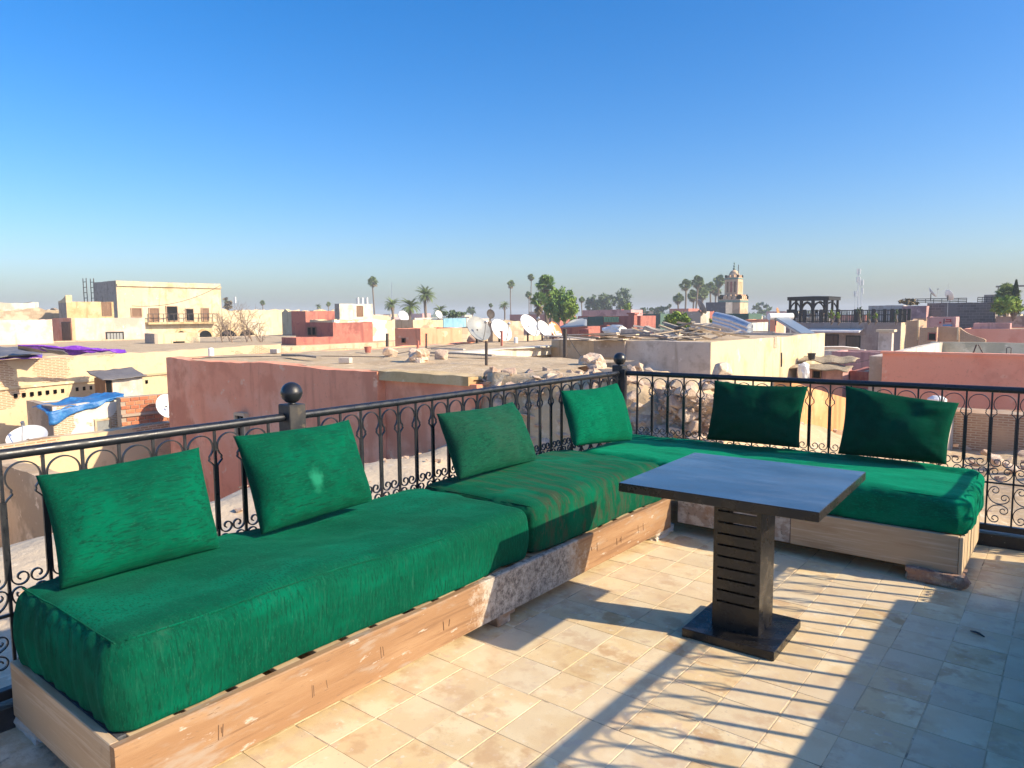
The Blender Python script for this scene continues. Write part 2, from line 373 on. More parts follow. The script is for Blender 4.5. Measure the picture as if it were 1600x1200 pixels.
# masonry parapet outside the right-hand railing (its shade crosses the floor)
M_PARA = mat('parapet_plaster', (.78, .70, .58), [(3, 4, (.68, .58, .46), .5, .7)], rough=.95, bump=[(20, 4, .3, .01)])
m = MB(); m.bbox(3.575, 3.72, -9.0, -.93, -.004, .672, .006); m.bbox(3.575, 3.72, -.926, .02, -.004, .585, .006)
tag(m.build('parapet', M_PARA), 'low plastered parapet behind the right side railing', 'wall')

# ------------------------------------------------------------------ soft things
def axis_pts(h, r, n):
    e = [h-r+r*math.sin(math.pi/2*i/6) for i in range(1, 7)]
    inner = list(np.linspace(-(h-r), h-r, n))
    return np.array([-v for v in e[::-1]]+inner+e)
def soft_box(x0, x1, y0, y1, z0, zt, r, n=(30, 60, 6), puff=.02, side=.012, wr=.006, seed=0., lip=None, nz=.008):
    """zt(x,y): height of the top"""
    hx, hy = (x1-x0)/2, (y1-y0)/2; cx, cy = (x0+x1)/2, (y0+y1)/2; H = 1.0; hz = .15
    ax, ay, az = axis_pts(hx, r, n[0]), axis_pts(hy, r, n[1]), axis_pts(hz, min(r, .06), n[2])
    idx = {}; V = []; F = []
    def vid(i, j, k):
        key = (i, j, k)
        if key not in idx: idx[key] = len(V); V.append((ax[i], ay[j], az[k]))
        return idx[key]
    X, Y, Z = len(ax)-1, len(ay)-1, len(az)-1
    for i in range(X):
        for j in range(Y):
            F.append((vid(i, j, 0), vid(i, j+1, 0), vid(i+1, j+1, 0), vid(i+1, j, 0)))
            F.append((vid(i, j, Z), vid(i+1, j, Z), vid(i+1, j+1, Z), vid(i, j+1, Z)))
    for i in range(X):
        for k in range(Z):
            F.append((vid(i, 0, k), vid(i+1, 0, k), vid(i+1, 0, k+1), vid(i, 0, k+1)))
            F.append((vid(i, Y, k), vid(i, Y, k+1), vid(i+1, Y, k+1), vid(i+1, Y, k)))
    for j in range(Y):
        for k in range(Z):
            F.append((vid(0, j, k), vid(0, j, k+1), vid(0, j+1, k+1), vid(0, j+1, k)))
            F.append((vid(X, j, k), vid(X, j+1, k), vid(X, j+1, k+1), vid(X, j, k+1)))
    P = np.array(V); h = np.array([hx, hy, hz]); rr_ = np.tile(np.array([r, r, min(r, .06)]), (len(P), 1)); rr_[P[:, 2] < 0, 2] = .012
    # rounded box: push points of the box shell to the rounded shell
    inner = np.clip(P, -(h-rr_), h-rr_); d = (P-inner)/rr_; L = np.linalg.norm(d, axis=1); L[L < 1e-9] = 1
    nrm = d/L[:, None]; k = np.maximum.reduce(np.abs(d), axis=1)
    Q = inner+nrm*rr_*np.minimum(1, k/1.0)[:, None]
    u, v, w = Q[:, 0]/hx, Q[:, 1]/hy, Q[:, 2]/hz
    # side bulge
    b = side*(1-w**2)
    Q[:, 0] += np.sign(u)*b*np.abs(u)**8; Q[:, 1] += np.sign(v)*b*np.abs(v)**8
    # drape: base tucks in a little
    # cloth noise
    nz_ = fbm(np.c_[Q[:, 0]*4+seed, Q[:, 1]*4+seed*2, Q[:, 2]*5], 3)*nz+fbm(np.c_[Q[:, 0]*14+seed, Q[:, 1]*14, Q[:, 2]*6+seed], 2)*wr*.6
    # gathered folds on short ends: vertical pleats
    ends = np.abs(v)**20*(np.abs(w) < .99); endx = np.abs(u)**20
    pleat = np.sin(Q[:, 0]*62+seed*3+2*vnoise(np.c_[Q[:, 0]*6, Q[:, 2]*3, Q[:, 0]*0+seed]))
    Q[:, 1] += np.sign(v)*ends*pleat*wr*.9
    pleat2 = np.sin(Q[:, 1]*55+seed+2*vnoise(np.c_[Q[:, 1]*6, Q[:, 2]*3, Q[:, 0]*0+seed]))
    if lip: Q[:, 0] += np.sign(u)*endx*pleat2*wr*1.3
    Q += nrm*nz_[:, None]
    # remap z onto base..top
    fx, fy = cx+Q[:, 0], cy+Q[:, 1]
    T = zt(fx, fy)+puff*(1-np.clip(np.abs(u), 0, 1)**4)*(1-np.clip(np.abs(v), 0, 1)**6)
    Zw = z0+(Q[:, 2]+hz)/(2*hz)*(T-z0)
    m = MB(); m.add(np.c_[fx, fy, Zw], F); return m

def pillow(c, thick, mat_, label, n=26, seed=0., front=None, fold=.020, dent=0.0):
    """c: corners bottom-left, bottom-right, top-right, top-left (world); front points towards the sitter"""
    c = [np.array(p, float) for p in c]
    front = np.array(front, float)
    U = np.linspace(-1, 1, n); V = []; F = []
    U = np.sign(U)*(1-(1-np.abs(U))**1.35)
    ids = np.zeros((2, n, n), int)
    for s in (0, 1):
        for i, a in enumerate(U):
            for j, b in enumerate(U):
                edge = i in (0, n-1) or j in (0, n-1)
                if s == 1 and edge: ids[1, i, j] = ids[0, i, j]; continue
                # sides drawn in between the corners
                a2 = a*(1-.055*(1-b*b)); b2 = b*(1-(.075 if b > 0 else .02)*(1-a*a))+.012*math.sin(3*a+seed)*(b > .2)
                p = ((1-a2)*(1-b2)*c[0]+(1+a2)*(1-b2)*c[1]+(1+a2)*(1+b2)*c[2]+(1-a2)*(1+b2)*c[3])/4
                q = max(0, (1-a*a)*(1-b*b))
                th = thick*q**.40*(1+.16*max(0, -b)-.16*max(0, b))
                wv = fbm([(a*1.6+seed, b*1.6+seed*1.7, s*9.0+seed)], 3)[0]*.016*min(1, q*4)+.010*fbm([(a*5+seed, b*2.2-1.2*a+seed, s*5.)], 2)[0]*min(1, q*3)
                # puckers that radiate from the corners and along the top seam
                cr_ = 0
                for sa in (-1, 1):
                    for sb in (-1, 1):
                        dx, dy = (a-sa), (b-sb); dd = math.hypot(dx, dy)
                        ang = math.atan2(dy*sb, dx*sa)
                        cr_ += math.sin(ang*9+seed+sa)*math.exp(-((dd-.35)/.28)**2)
                wv += cr_*fold*.45*min(1, q*5)
                if dent: wv -= dent*math.exp(-((a-.1)**2/.05+(b-.75)**2/.25))*abs(math.sin(a*14+seed))
                off = (th+wv)*(1 if s == 0 else -.75)
                ids[s, i, j] = len(V); V.append(p+front*off)
    for s in (0, 1):
        for i in range(n-1):
            for j in range(n-1):
                f = (ids[s, i, j], ids[s, i+1, j], ids[s, i+1, j+1], ids[s, i, j+1])
                F.append(f if s == 0 else f[::-1])
    m = MB(); m.add(V, F)
    o = m.build('pillow', mat_, smooth='all'); tag(o, label, 'pillow', 'green velvet pillows on the benches'); return o

# ------------------------------------------------------------------ left bench
LA, LT, LB, LE, LEND = .9825, .2735, .0615, -4.717, -.99
b = empty('wooden_bench', (.5, -2.9, 0), 'long weathered wooden bench platform under the left green mattresses', 'bench', 'low wooden bench platforms')
# front beam in three lengths of the same old timber
cuts = [(LE, LEND, M_BEAM)]
for i, (a, e, mt) in enumerate(cuts):
    m = MB()
    n = 40; ys = np.linspace(a, e, n); V = []
    for y in ys:
        w1 = .004*vnoise([(y*2.1, 3.3, 1)])[0]; w2 = .004*vnoise([(y*3.1, 7.3, 1)])[0]
        V += [(LA-.034, y, LB+w2), (LA+w1*.4, y, LB+w2), (LA+w1*.4, y, LT+w1-.005), (LA+w1*.4-.005, y, LT+w1), (LA-.034, y, LT+w1)]
    F = [tuple(range(4, -1, -1)), tuple((n-1)*5+k for k in range(5))]
    for k in range(n-1):
        for q in range(5): F.append((k*5+q, k*5+(q+1) % 5, (k+1)*5+(q+1) % 5, (k+1)*5+q))
    m.add(V, F); o = m.build('front_beam', mt, b)
    tag(o, 'carved front beam with a patch of flaking whitewash')
# carved marks as raised dark slivers, groove shade put into their colour
rg = random.Random(5)
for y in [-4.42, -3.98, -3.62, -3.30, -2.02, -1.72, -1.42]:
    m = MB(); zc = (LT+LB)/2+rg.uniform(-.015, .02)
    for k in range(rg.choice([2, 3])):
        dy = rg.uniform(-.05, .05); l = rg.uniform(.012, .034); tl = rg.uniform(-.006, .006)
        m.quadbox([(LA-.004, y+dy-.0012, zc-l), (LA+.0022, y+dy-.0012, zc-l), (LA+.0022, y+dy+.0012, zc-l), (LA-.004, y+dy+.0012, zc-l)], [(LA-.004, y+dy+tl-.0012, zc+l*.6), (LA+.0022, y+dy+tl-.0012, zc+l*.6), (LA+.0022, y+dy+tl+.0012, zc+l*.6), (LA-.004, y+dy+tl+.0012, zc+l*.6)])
    tag(m.build('carved_mark_shade', M_GROOVE, b), kind='stuff')
m = MB(); m.bbox(.078, LA-.036, LE, LE+.03, LB-.004, LT-.002, .003); m.build('end_board', M_WOODP, b)
m = MB(); m.bbox(.085, LA-.06, LE+.031, LE+.062, LT-.03, LT-.004, .003); m.build('dark_end_strip', M_DARKW, b)
y = LE+.064
while y < LEND-.1:                                           # deck slats running front to back
    w_ = rg.uniform(.10, .16); m = MB(); m.bbox(.09, LA-.036, y, y+w_, LT-.03, LT-.008+rg.uniform(-.004, .002), .002)
    m.build('slat', M_WOODE, b); y += w_+rg.choice([.05, .07, .035])
m = MB(); m.bbox(.09, .12, LE+.04, LEND, LB, LT-.035, .003); m.build('back_rail', M_WOOD, b)
m = MB(); m.bbox(LA-.036-.03, LA-.038, LE+.04, LEND-.02, LB+.01, LT-.035, .002); m.build('inner_rail', M_DARKW, b)
m = MB(); m.bbox(.84, LA-.006, -2.90, -2.80, .0, LB+.03, .005); m.bbox(.86, LA-.01, -2.80, -2.755, .035, LB+.03, .005); m.build('foot', M_WOODW, b)
m = MB(); m.bbox(.10, .17, -2.9, -2.8, 0, LB+.03, .005); m.build('foot', M_WOOD, b)
m = MB(); m.bbox(.10, .17, -1.2, -1.1, 0, LB+.03, .005); m.build('foot', M_WOOD, b)

# right bench
RAY, RT, RB, RE, RBK = -.899, .2935, .0785, 2.7326, -.085
b2 = empty('wooden_bench', (1.4, -.5, 0), 'low pine bench platform under the right mattress beyond the table', 'bench', 'low wooden bench platforms')
m = MB(); m.bbox(.99, 1.778, RAY, RAY+.03, RB, RT, .003); o = m.build('front_board', M_WOODW, b2); tag(o, 'worn front board with flaking whitewash behind the table')
m = MB(); m.bbox(1.781, RE-.022, RAY-.002, RAY+.028, RB-.002, RT+.003, .003); m.build('front_board', M_WOODP, b2)
n = 7; ys = np.linspace(RAY-.002, RBK, n+1)
for k in range(n):
    m = MB(); m.bbox(RE-.02, RE+rg.uniform(-.001, .002), ys[k]+.0015, ys[k+1]-.0015, RB+(.0 if k else -.0), RT+rg.uniform(-.004, .004), .002); m.build('end_board', M_WOODE, b2)
m = MB(); m.bbox(RE-.05, RE-.022, RBK-.04, RBK, .0, RB, .003); m.build('foot', M_WOOD, b2)
m = MB(); m.bbox(.09, RE-.024, RBK-.03, RBK, RB, RT-.03, .003); m.build('back_board', M_WOOD, b2)
x = .12
while x < RE-.15:
    w_ = rg.uniform(.10, .16); m = MB(); m.bbox(x, min(x+w_, RE-.03), RAY+.034, RBK-.002, RT-.03, RT-.006, .002); m.build('slat', M_WOODE, b2); x += w_+.05

# mattresses
def seam(o, xy, zf, mt):
    pts = [(x_, y_, float(zf(np.array([x_]), np.array([y_]))[0])-.016+.003*vnoise([(x_*9, y_*9, 1)])[0]) for x_, y_ in xy]
    m = MB(); m.tube(pts, .0032, 6); m.build('seam', mt, o, smooth='all')
def ztop1(x, y):
    t = np.clip((y+4.72)/2.17, 0, 1)
    z = .585-.045*t+.012*np.exp(-((y+3.9)/.35)**2)-.03*np.exp(-((y+3.55)/.3)**2-((x-.45)/.35)**2)
    z = z-.022*np.exp(-((y+4.25)/.22)**2-((x-.5)/.28)**2)-.016*np.exp(-((y+3.05)/.25)**2-((x-.6)/.25)**2)
    return z-.035*np.clip(.45-x, 0, 1)+.018*np.exp(-((y+2.9)/.35)**2-((x-.35)/.3)**2)
m = soft_box(.085, .936, -4.69, -2.575, LT-.004, ztop1, .072, (26, 70, 8), .010, .014, .007, 1.3, nz=.010)
o = m.build('mattress', M_VTOP, smooth='all'); seam(o, [(x_, -4.69+.017) for x_ in np.linspace(.13, .92, 30)], ztop1, M_VTOP); seam(o, [(.936-.017, y_) for y_ in np.linspace(-4.64, -2.63, 60)], ztop1, M_VTOP)
tag(o, 'long green velvet mattress in the left foreground with faded front', 'mattress', 'green velvet bench mattresses')
def ztop2(x, y):
    return .548+.018*np.exp(-((y+1.9)/.35)**2-((x-.3)/.4)**2)-.02*np.clip((y+1.3)/.3, 0, 1)
m = soft_box(.085, .940, -2.56, -1.03, LT-.004, ztop2, .07, (26, 54, 8), .012, .014, .007, 4.1, nz=.012)
o = m.build('mattress', M_VTOP2, smooth='all'); seam(o, [(x_, -2.56+.018) for x_ in np.linspace(.13, .92, 30)], ztop2, M_VTOP2)
tag(o, 'shorter green velvet mattress with brownish stripes, left of the table', 'mattress', 'green velvet bench mattresses')
def ztop3(x, y):
    lip_ = .03*np.clip((y+.21)/.05, 0, 1)
    return .505+.02*np.exp(-((x-2.2)/.7)**2)+lip_-.012*np.exp(-((x-1.3)/.05)**2-((y+.55)/.06)**2)
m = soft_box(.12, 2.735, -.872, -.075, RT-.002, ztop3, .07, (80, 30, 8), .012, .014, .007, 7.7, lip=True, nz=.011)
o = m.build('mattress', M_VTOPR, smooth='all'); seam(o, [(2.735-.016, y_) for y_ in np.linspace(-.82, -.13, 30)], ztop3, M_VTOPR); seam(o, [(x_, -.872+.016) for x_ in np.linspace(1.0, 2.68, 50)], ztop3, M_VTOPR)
tag(o, 'sheen-brightened green velvet mattress along the right bench behind the table', 'mattress', 'green velvet bench mattresses')

# pillows: bottom edge out on the mattress, top edge back against the rail
def pl(q, xb, xt, thick, mt, label, seed, dent=0.0):
    tl, tr, br, bl = q
    c = [on_x(*bl, xb), on_x(*br, xb), on_x(*tr, xt), on_x(*tl, xt)]
    f = np.cross(c[1]-c[0], c[3]-c[0]); f /= np.linalg.norm(f)
    return pillow(c, thick, mt, label, seed=seed, front=f, dent=dent)
pl([(55, 742), (311, 698), (344, 856), (93, 922)], .34, .13, .125, M_VPIL, 'large green velvet pillow nearest the camera at far left', 1.1)
def rubbed(m, c, r, col):
    t = m.node_tree; N = t.nodes; L = t.links; bs = N['Principled BSDF']; old = bs.inputs['Base Color'].links[0].from_socket
    g = N.new('ShaderNodeNewGeometry'); nz = N.new('ShaderNodeTexNoise'); nz.inputs['Scale'].default_value = 28; nz.inputs['Detail'].default_value = 4; L.new(g.outputs['Position'], nz.inputs['Vector'])
    mp = N.new('ShaderNodeMapping'); mp.vector_type = 'POINT'; mp.inputs['Location'].default_value = tuple(-np.array(c)); L.new(g.outputs['Position'], mp.inputs[0])
    ln = N.new('ShaderNodeVectorMath'); ln.operation = 'LENGTH'; sc = N.new('ShaderNodeVectorMath'); sc.operation = 'MULTIPLY'; sc.inputs[1].default_value = (.5, 1.3, .8)
    L.new(mp.outputs[0], sc.inputs[0]); L.new(sc.outputs[0], ln.inputs[0])
    mu = N.new('ShaderNodeMath'); mu.operation = 'MULTIPLY_ADD'; mu.inputs[1].default_value = r*1.6; L.new(nz.outputs['Fac'], mu.inputs[0]); L.new(ln.outputs['Value'], mu.inputs[2])
    mr = N.new('ShaderNodeMapRange'); mr.inputs[1].default_value = r*2.1; mr.inputs[2].default_value = r*1.3; L.new(mu.outputs[0], mr.inputs[0])
    mx = N.new('ShaderNodeMix'); mx.data_type = 'RGBA'; L.new(mr.outputs[0], mx.inputs[0]); L.new(old, mx.inputs[6]); mx.inputs[7].default_value = (*col, 1); L.new(mx.outputs[2], bs.inputs['Base Color'])
M_VPILS = M_VPIL.copy(); M_VPILS.name = 'rubbed_green_velvet_pillow'; rubbed(M_VPILS, on_x(490, 748, .355), .042, (.015, .19, .105))
pl([(364, 681), (545, 655), (582, 783), (408, 836)], .34, .13, .125, M_VPILS, 'green velvet pillow with pale rubbed spot, in front of ball-topped post', 2.3)
pl([(682, 647), (801, 628), (838, 719), (716, 750)], .34, .13, .125, M_VPIL3, 'faded green velvet pillow on the brown striped mattress', 3.7)
pl([(876, 611), (964, 599), (987, 688), (898, 697)], .32, .13, .125, M_VPIL2, 'square green velvet pillow tucked into the terrace corner', 5.2)
def pr_(q, yb, yt, thick, mt, label, seed, dent):
    tl, tr, br, bl = q
    c = [on_y(*bl, yb), on_y(*br, yb), on_y(*tr, yt), on_y(*tl, yt)]
    f = np.cross(c[1]-c[0], c[3]-c[0]); f /= np.linalg.norm(f)
    return pillow(c, thick, mt, label, seed=seed, front=f, dent=dent)
pr_([(1116, 594), (1263, 604), (1249, 700), (1104, 687)], -.20, -.06, .12, M_VPILR, 'shade-darkened green pillow in the middle of the right bench', 6.1, .012)
pr_([(1321, 602), (1499, 629), (1479, 726), (1309, 709)], -.21, -.06, .125, M_VPILR, 'shade-darkened green pillow at the right end of the bench', 8.4, .014)
# ------------------------------------------------------------------ table
TR = .0306
tb = empty('cafe_table', (1.9596, -2.206, 0), 'square black metal table on slotted pedestal in terrace centre', 'table', None, TR)
def tpart(nm, m, mt, parent=tb):
    o = bpy.data.objects.new(nm, m.mesh(nm, mt)); COL.objects.link(o); o.parent = parent; return o
m = MB(); m.bbox(-.4455, .4455, -.452, .452, .7365, .7780, .0022); tt_ = tpart('table_top', m, M_TABLEB)
m = MB(); m.box(-.4435, .4435, -.450, .450, .7768, .7787); tpart('top_sheet', m, M_TABLE, tt_)
m = MB(); m.bbox(-.2197, .2197, -.2178, .2178, .002, .0448, .002); tpart('base_plate', m, M_TABLEB)
cx0, cx1, cy0, cy1 = -.115, .112, -.100, .112
zz = np.linspace(.6235, .1765, 9)
col_ = empty('pedestal', (0, 0, 0)); col_.parent = tb
m = MB(); m.box(cx0, cx0+.004, cy0, cy1, .045, .736); tpart('side_panel', m, M_TABLEB, col_)
m = MB(); m.box(cx1-.004, cx1, cy0, cy1, .045, .736); tpart('side_panel', m, M_TABLEB, col_)
for (ya, yb) in ((cy0, cy0+.004), (cy1-.004, cy1)):
    m = MB(); m.box(cx0+.004, cx0+.021, ya, yb, .045, .736); m.box(cx1-.021, cx1-.004, ya, yb, .045, .736)
    ze = [.736]+[v for z in zz for v in (z+.0052, z-.0052)]+[.045]
    for k in range(0, len(ze), 2): m.box(cx0+.021, cx1-.021, ya, yb, ze[k+1], ze[k])
    tpart('slotted_panel', m, M_TABLEB, col_)
# stones that level the benches
def rock(name, c, size, mt, seed, label=None, cat=None, group=None, parent=None, sub=3, rough=.22, boxy=.5, rz=0.):
    bm = bmesh.new(); bmesh.ops.create_cube(bm, size=2.0); bmesh.ops.subdivide_edges(bm, edges=bm.edges, cuts=sub, use_grid_fill=True)
    P = np.array([v.co[:] for v in bm.verts]); L = np.linalg.norm(P, axis=1)
    Q = P*(boxy)+P/L[:, None]*(1-boxy)*1.25
    Q = Q*(1+rough*fbm(Q*1.4+seed*3.1, 3))[:, None]
    if rz: Q = np.c_[Q[:, 0]*math.cos(rz)-Q[:, 1]*math.sin(rz), Q[:, 0]*math.sin(rz)+Q[:, 1]*math.cos(rz), Q[:, 2]]
    Q = Q*np.array(size)/2
    F = [tuple(v.index for v in f.verts) for f in bm.faces]; bm.free()
    m = MB(); m.add(Q+np.array(c), F); o = m.build(name, mt, parent)
    if label: tag(o, label, cat, group)
    return o
rock('brick', (2.605, -.86, .038), (.30, .17, .085), M_STONE, 2.2, 'broken reddish brick under the right bench corner', 'brick', None, sub=4, rough=.16, boxy=.8)
rock('stone', (.165, -4.66, .029), (.20, .10, .065), M_STONEP, 3.1, 'pale mortar block under the left bench end', 'stone', None, sub=4, rough=.16, boxy=.8)
rock('stone', (.90, -1.02, .028), (.13, .30, .062), M_STONEP, 4.6, 'long pale stone under the inner end of left bench', 'stone', None, sub=4, rough=.2, boxy=.75)
m = MB(); m.tube([(2.842, -1.515, .004), (2.862, -1.53, .009), (2.88, -1.537, .008), (2.903, -1.553, .004)], .005, 6, scale=[.5, 1, 1.1, .6])
tag(m.build('twig', M_DARKW), 'small dark curled twig on the shaded floor tiles', 'twig')

# ================================================================== the town
def plaster(name, base, dark, light, sc=.9, rough=.95, bump=.35, streak=True, crack=None):
    ls = [(sc, 5, light, .46, .66), (sc*3.2, 5, dark, .50, .68), (sc*.5, 6, tuple(c*.86 for c in dark), .56, .62), (sc*6, 6, tuple(min(.9, c*1.12) for c in light), .62, .68)]
    if streak: ls.append((2.6, 5, tuple(c*.9 for c in dark), .54, .68, (1, 1, .12)))
    ls.append((14, 4, tuple(c*.82 for c in base), .58, .74))
    if crack: ls.append((sc*1.4, 6, crack, .60, .64))
    return mat(name, base, ls, coord='POS', rough=rough, bump=[(7, 5, bump, .03), (40, 4, bump*.6, .01)])
P_RED = plaster('red_plaster', (.90, .37, .215), (.80, .31, .175), (.92, .47, .30), .5)
P_REDR = plaster('rose_plaster', (.90, .38, .245), (.84, .33, .21), (.92, .42, .28), .35, streak=False, bump=.15)
P_PINK = plaster('pale_pink_plaster', (.60, .34, .31), (.50, .27, .25), (.66, .42, .38), .5)
P_BRICKRED = plaster('terracotta_plaster', (.42, .15, .11), (.33, .11, .09), (.47, .19, .14), .6)
P_YEL = plaster('ochre_yellow_plaster', (.58, .42, .21), (.47, .32, .15), (.63, .50, .30), .6)
P_CREAM = plaster('cream_plaster', (.66, .53, .33), (.56, .42, .24), (.70, .60, .43), .35)
P_WHITE = plaster('dirty_white_plaster', (.66, .59, .48), (.54, .46, .36), (.72, .67, .58), .5)
P_PALEPINK = plaster('whitish_pink_plaster', (.66, .53, .43), (.57, .43, .34), (.70, .60, .51), .4)
P_TAN = plaster('tan_plaster', (.62, .46, .29), (.50, .36, .22), (.68, .54, .37), .7, crack=(.36, .27, .18))
P_GREY = plaster('weathered_grey_plaster', (.60, .51, .42), (.46, .38, .30), (.68, .61, .53), .8)
P_GREYB = plaster('grey_wall_and_shade_tone', (.40, .33, .27), (.31, .25, .2), (.46, .39, .32), .8)  # grey walls, and house fronts whose shade is put into the colour
P_DIRT = mat('earth_roof', (.56, .42, .25), [(1.2, 5, (.46, .33, .19), .45, .65), (6, 5, (.66, .53, .36), .52, .7), (25, 4, (.30, .23, .16), .62, .76)], coord='POS', rough=.97, bump=[(5, 5, .6, .05), (30, 4, .5, .02)])
P_GREYG = mat('pale_yard_ground', (.66, .53, .36), [(1.2, 5, (.54, .43, .30), .45, .65), (9, 5, (.74, .62, .45), .55, .7), (30, 5, (.42, .33, .24), .6, .72)], coord='POS', rough=.95, bump=[(8, 5, .5, .04)])
P_ORANGE = plaster('orange_plaster', (.62, .32, .13), (.52, .25, .10), (.66, .40, .2), .7)
P_GREEN = mat('dark_green_paint', (.06, .12, .09), [(3, 4, (.09, .15, .12), .5, .7)], coord='POS', rough=.8)
P_GREENL = mat('light_green_shutter', (.22, .42, .22), rough=.7)
P_BLUE = plaster('blue_wall_paint', (.22, .42, .52), (.17, .34, .43), (.3, .5, .58), .5)
M_HOLE = mat('opening_shade_black', (.012, .011, .010), rough=1.0, spec=.05)  # near-black panels paint the shade inside openings; also black window trim
M_GLASSD = mat('dark_window_glass', (.03, .03, .032), rough=.15)
M_DOOR = mat('brown_door_wood', (.20, .11, .06), [(8, 4, (.28, .17, .1), .5, .7, (1, 1, .2))], rough=.8)
M_DISH = mat('white_dish_paint', (.78, .77, .74), [(5, 4, (.66, .64, .6), .55, .75), (20, 4, (.6, .56, .5), .66, .78)], rough=.5)
M_DISHG = mat('grey_dish_paint', (.27, .28, .27), [(5, 4, (.23, .23, .22), .5, .7)], rough=.45)
M_DISHO = mat('rusty_orange_dish', (.78, .72, .62), [(2.2, 4, (.62, .20, .05), .44, .50), (16, 4, (.45, .13, .04), .6, .7)], rough=.7)
M_STEEL = mat('galvanised_steel', (.42, .43, .44), [(9, 4, (.32, .33, .33), .5, .7)], rough=.4, metallic=.7)
M_SILVER = mat('silver_foil_sheet', (.50, .55, .60), [(6, 4, (.40, .46, .52), .45, .65)], rough=.35, metallic=.35)
M_ROPE = mat('dark_rusty_iron', (.05, .04, .035), [(14, 4, (.14, .07, .04), .55, .7)], rough=.7)
M_TARPB = mat('blue_tarpaulin', (.025, .16, .42), [(5, 4, (.05, .24, .52), .5, .65), (18, 4, (.20, .36, .55), .63, .75)], rough=.45, bump=[(9, 4, .6, .04)])
M_TARPP = mat('purple_tarpaulin', (.16, .035, .42), [(3, 4, (.28, .08, .58), .5, .65, (1, 1, 1)), (9, 4, (.40, .22, .66), .64, .76)], rough=.35, bump=[(6, 4, .7, .06)])
M_TARPD = mat('grey_sheet_and_shadow_wall', (.16, .15, .15), [(4, 4, (.24, .22, .21), .5, .7, (1, .3, 1))], rough=.6, bump=[(8, 4, .5, .04)])  # sheet roofs and boards, and the shadow-dark roof room
M_PLANK = mat('weathered_grey_plank', (.40, .35, .29), [(9, 4, (.30, .25, .2), .5, .7, (1, .3, 1))], rough=.9, rand=.3)
M_THATCH = mat('dry_reed_thatch', (.44, .36, .24), [(18, 5, (.28, .22, .15), .48, .64), (30, 4, (.56, .49, .35), .58, .7)], rough=1.0, bump=[(40, 5, 1.0, .03)])
M_RUB = mat('rubble_stone', (.60, .47, .35), [(3, 5, (.70, .60, .47), .48, .64), (9, 5, (.45, .31, .23), .52, .68), (26, 4, (.32, .24, .19), .6, .74)], rough=.97, bump=[(16, 5, .8, .03)], rand=.25, tint=((.56, .36, .25), .5))
M_RUBC = mat('rubble_earth_core', (.62, .47, .33), [(3, 5, (.50, .33, .22), .46, .60), (5, 5, (.70, .58, .44), .52, .66), (14, 5, (.40, .29, .21), .58, .7)], coord='POS', rough=1.0, bump=[(9, 5, 1.0, .06), (36, 4, .8, .02)])

def brickmix(name, pl_, br, mortar, sc, lo, hi, nsc=.5, bw=.20, bh=.058, st=(1, 1, 1)):
    """plaster lost in patches over real courses of thin brick, seen from far away"""
    m = mat(name, pl_, [(.8, 5, tuple(min(1, c*1.1) for c in pl_), .46, .66), (4, 5, tuple(c*.82 for c in pl_), .55, .72)], coord='POS', rough=.95, bump=[(8, 5, .4, .03)])
    t = m.node_tree; N = t.nodes; L = t.links; bs = N['Principled BSDF']
    old = bs.inputs['Base Color'].links[0].from_socket
    g = N.new('ShaderNodeNewGeometry'); sp = N.new('ShaderNodeSeparateXYZ'); L.new(g.outputs['Position'], sp.inputs[0])
    ad = N.new('ShaderNodeMath'); L.new(sp.outputs[0], ad.inputs[0]); L.new(sp.outputs[1], ad.inputs[1])
    cb = N.new('ShaderNodeCombineXYZ'); L.new(ad.outputs[0], cb.inputs[0]); L.new(sp.outputs[2], cb.inputs[1])
    bk = N.new('ShaderNodeTexBrick'); bk.inputs['Scale'].default_value = 1.0; L.new(cb.outputs[0], bk.inputs['Vector'])
    bk.inputs['Brick Width'].default_value = bw; bk.inputs['Row Height'].default_value = bh; bk.inputs['Mortar Size'].default_value = .014
    bk.inputs['Color1'].default_value = (*br, 1); bk.inputs['Color2'].default_value = (br[0]*.75, br[1]*.7, br[2]*.7, 1); bk.inputs['Mortar'].default_value = (*mortar, 1)
    mp = N.new('ShaderNodeMapping'); mp.inputs['Scale'].default_value = st; L.new(g.outputs['Position'], mp.inputs[0])
    nz = N.new('ShaderNodeTexNoise'); nz.inputs['Scale'].default_value = nsc; nz.inputs['Detail'].default_value = 6; L.new(mp.outputs[0], nz.inputs['Vector'])
    r = N.new('ShaderNodeMapRange'); r.inputs[1].default_value = lo; r.inputs[2].default_value = hi; L.new(nz.outputs['Fac'], r.inputs[0])
    mx = N.new('ShaderNodeMix'); mx.data_type = 'RGBA'; L.new(r.outputs[0], mx.inputs[0]); L.new(old, mx.inputs[6]); L.new(bk.outputs['Color'], mx.inputs[7])
    L.new(mx.outputs[2], bs.inputs['Base Color']); return m
P_FWALL = brickmix('cream_plaster_over_brick', (.62, .48, .29), (.46, .28, .15), (.58, .45, .30), 1, .56, .58, .5, st=(1, 1, 1.8))
P_SHED = brickmix('white_plaster_over_brick', (.74, .68, .57), (.52, .34, .19), (.62, .54, .4), 1, .56, .58, .8)
P_RUINB = brickmix('brown_brick_ruin', (.50, .33, .20), (.44, .24, .13), (.50, .38, .26), 1, .42, .5, .5)
P_STONEW = brickmix('rough_stone_wall', (.58, .48, .33), (.50, .40, .27), (.36, .28, .19), 1, .40, .46, .7, bw=.5, bh=.28)
P_BLOCK = brickmix('grey_breeze_block', (.26, .22, .19), (.24, .20, .17), (.36, .31, .26), 1, .35, .4, .4, bw=.5, bh=.25)

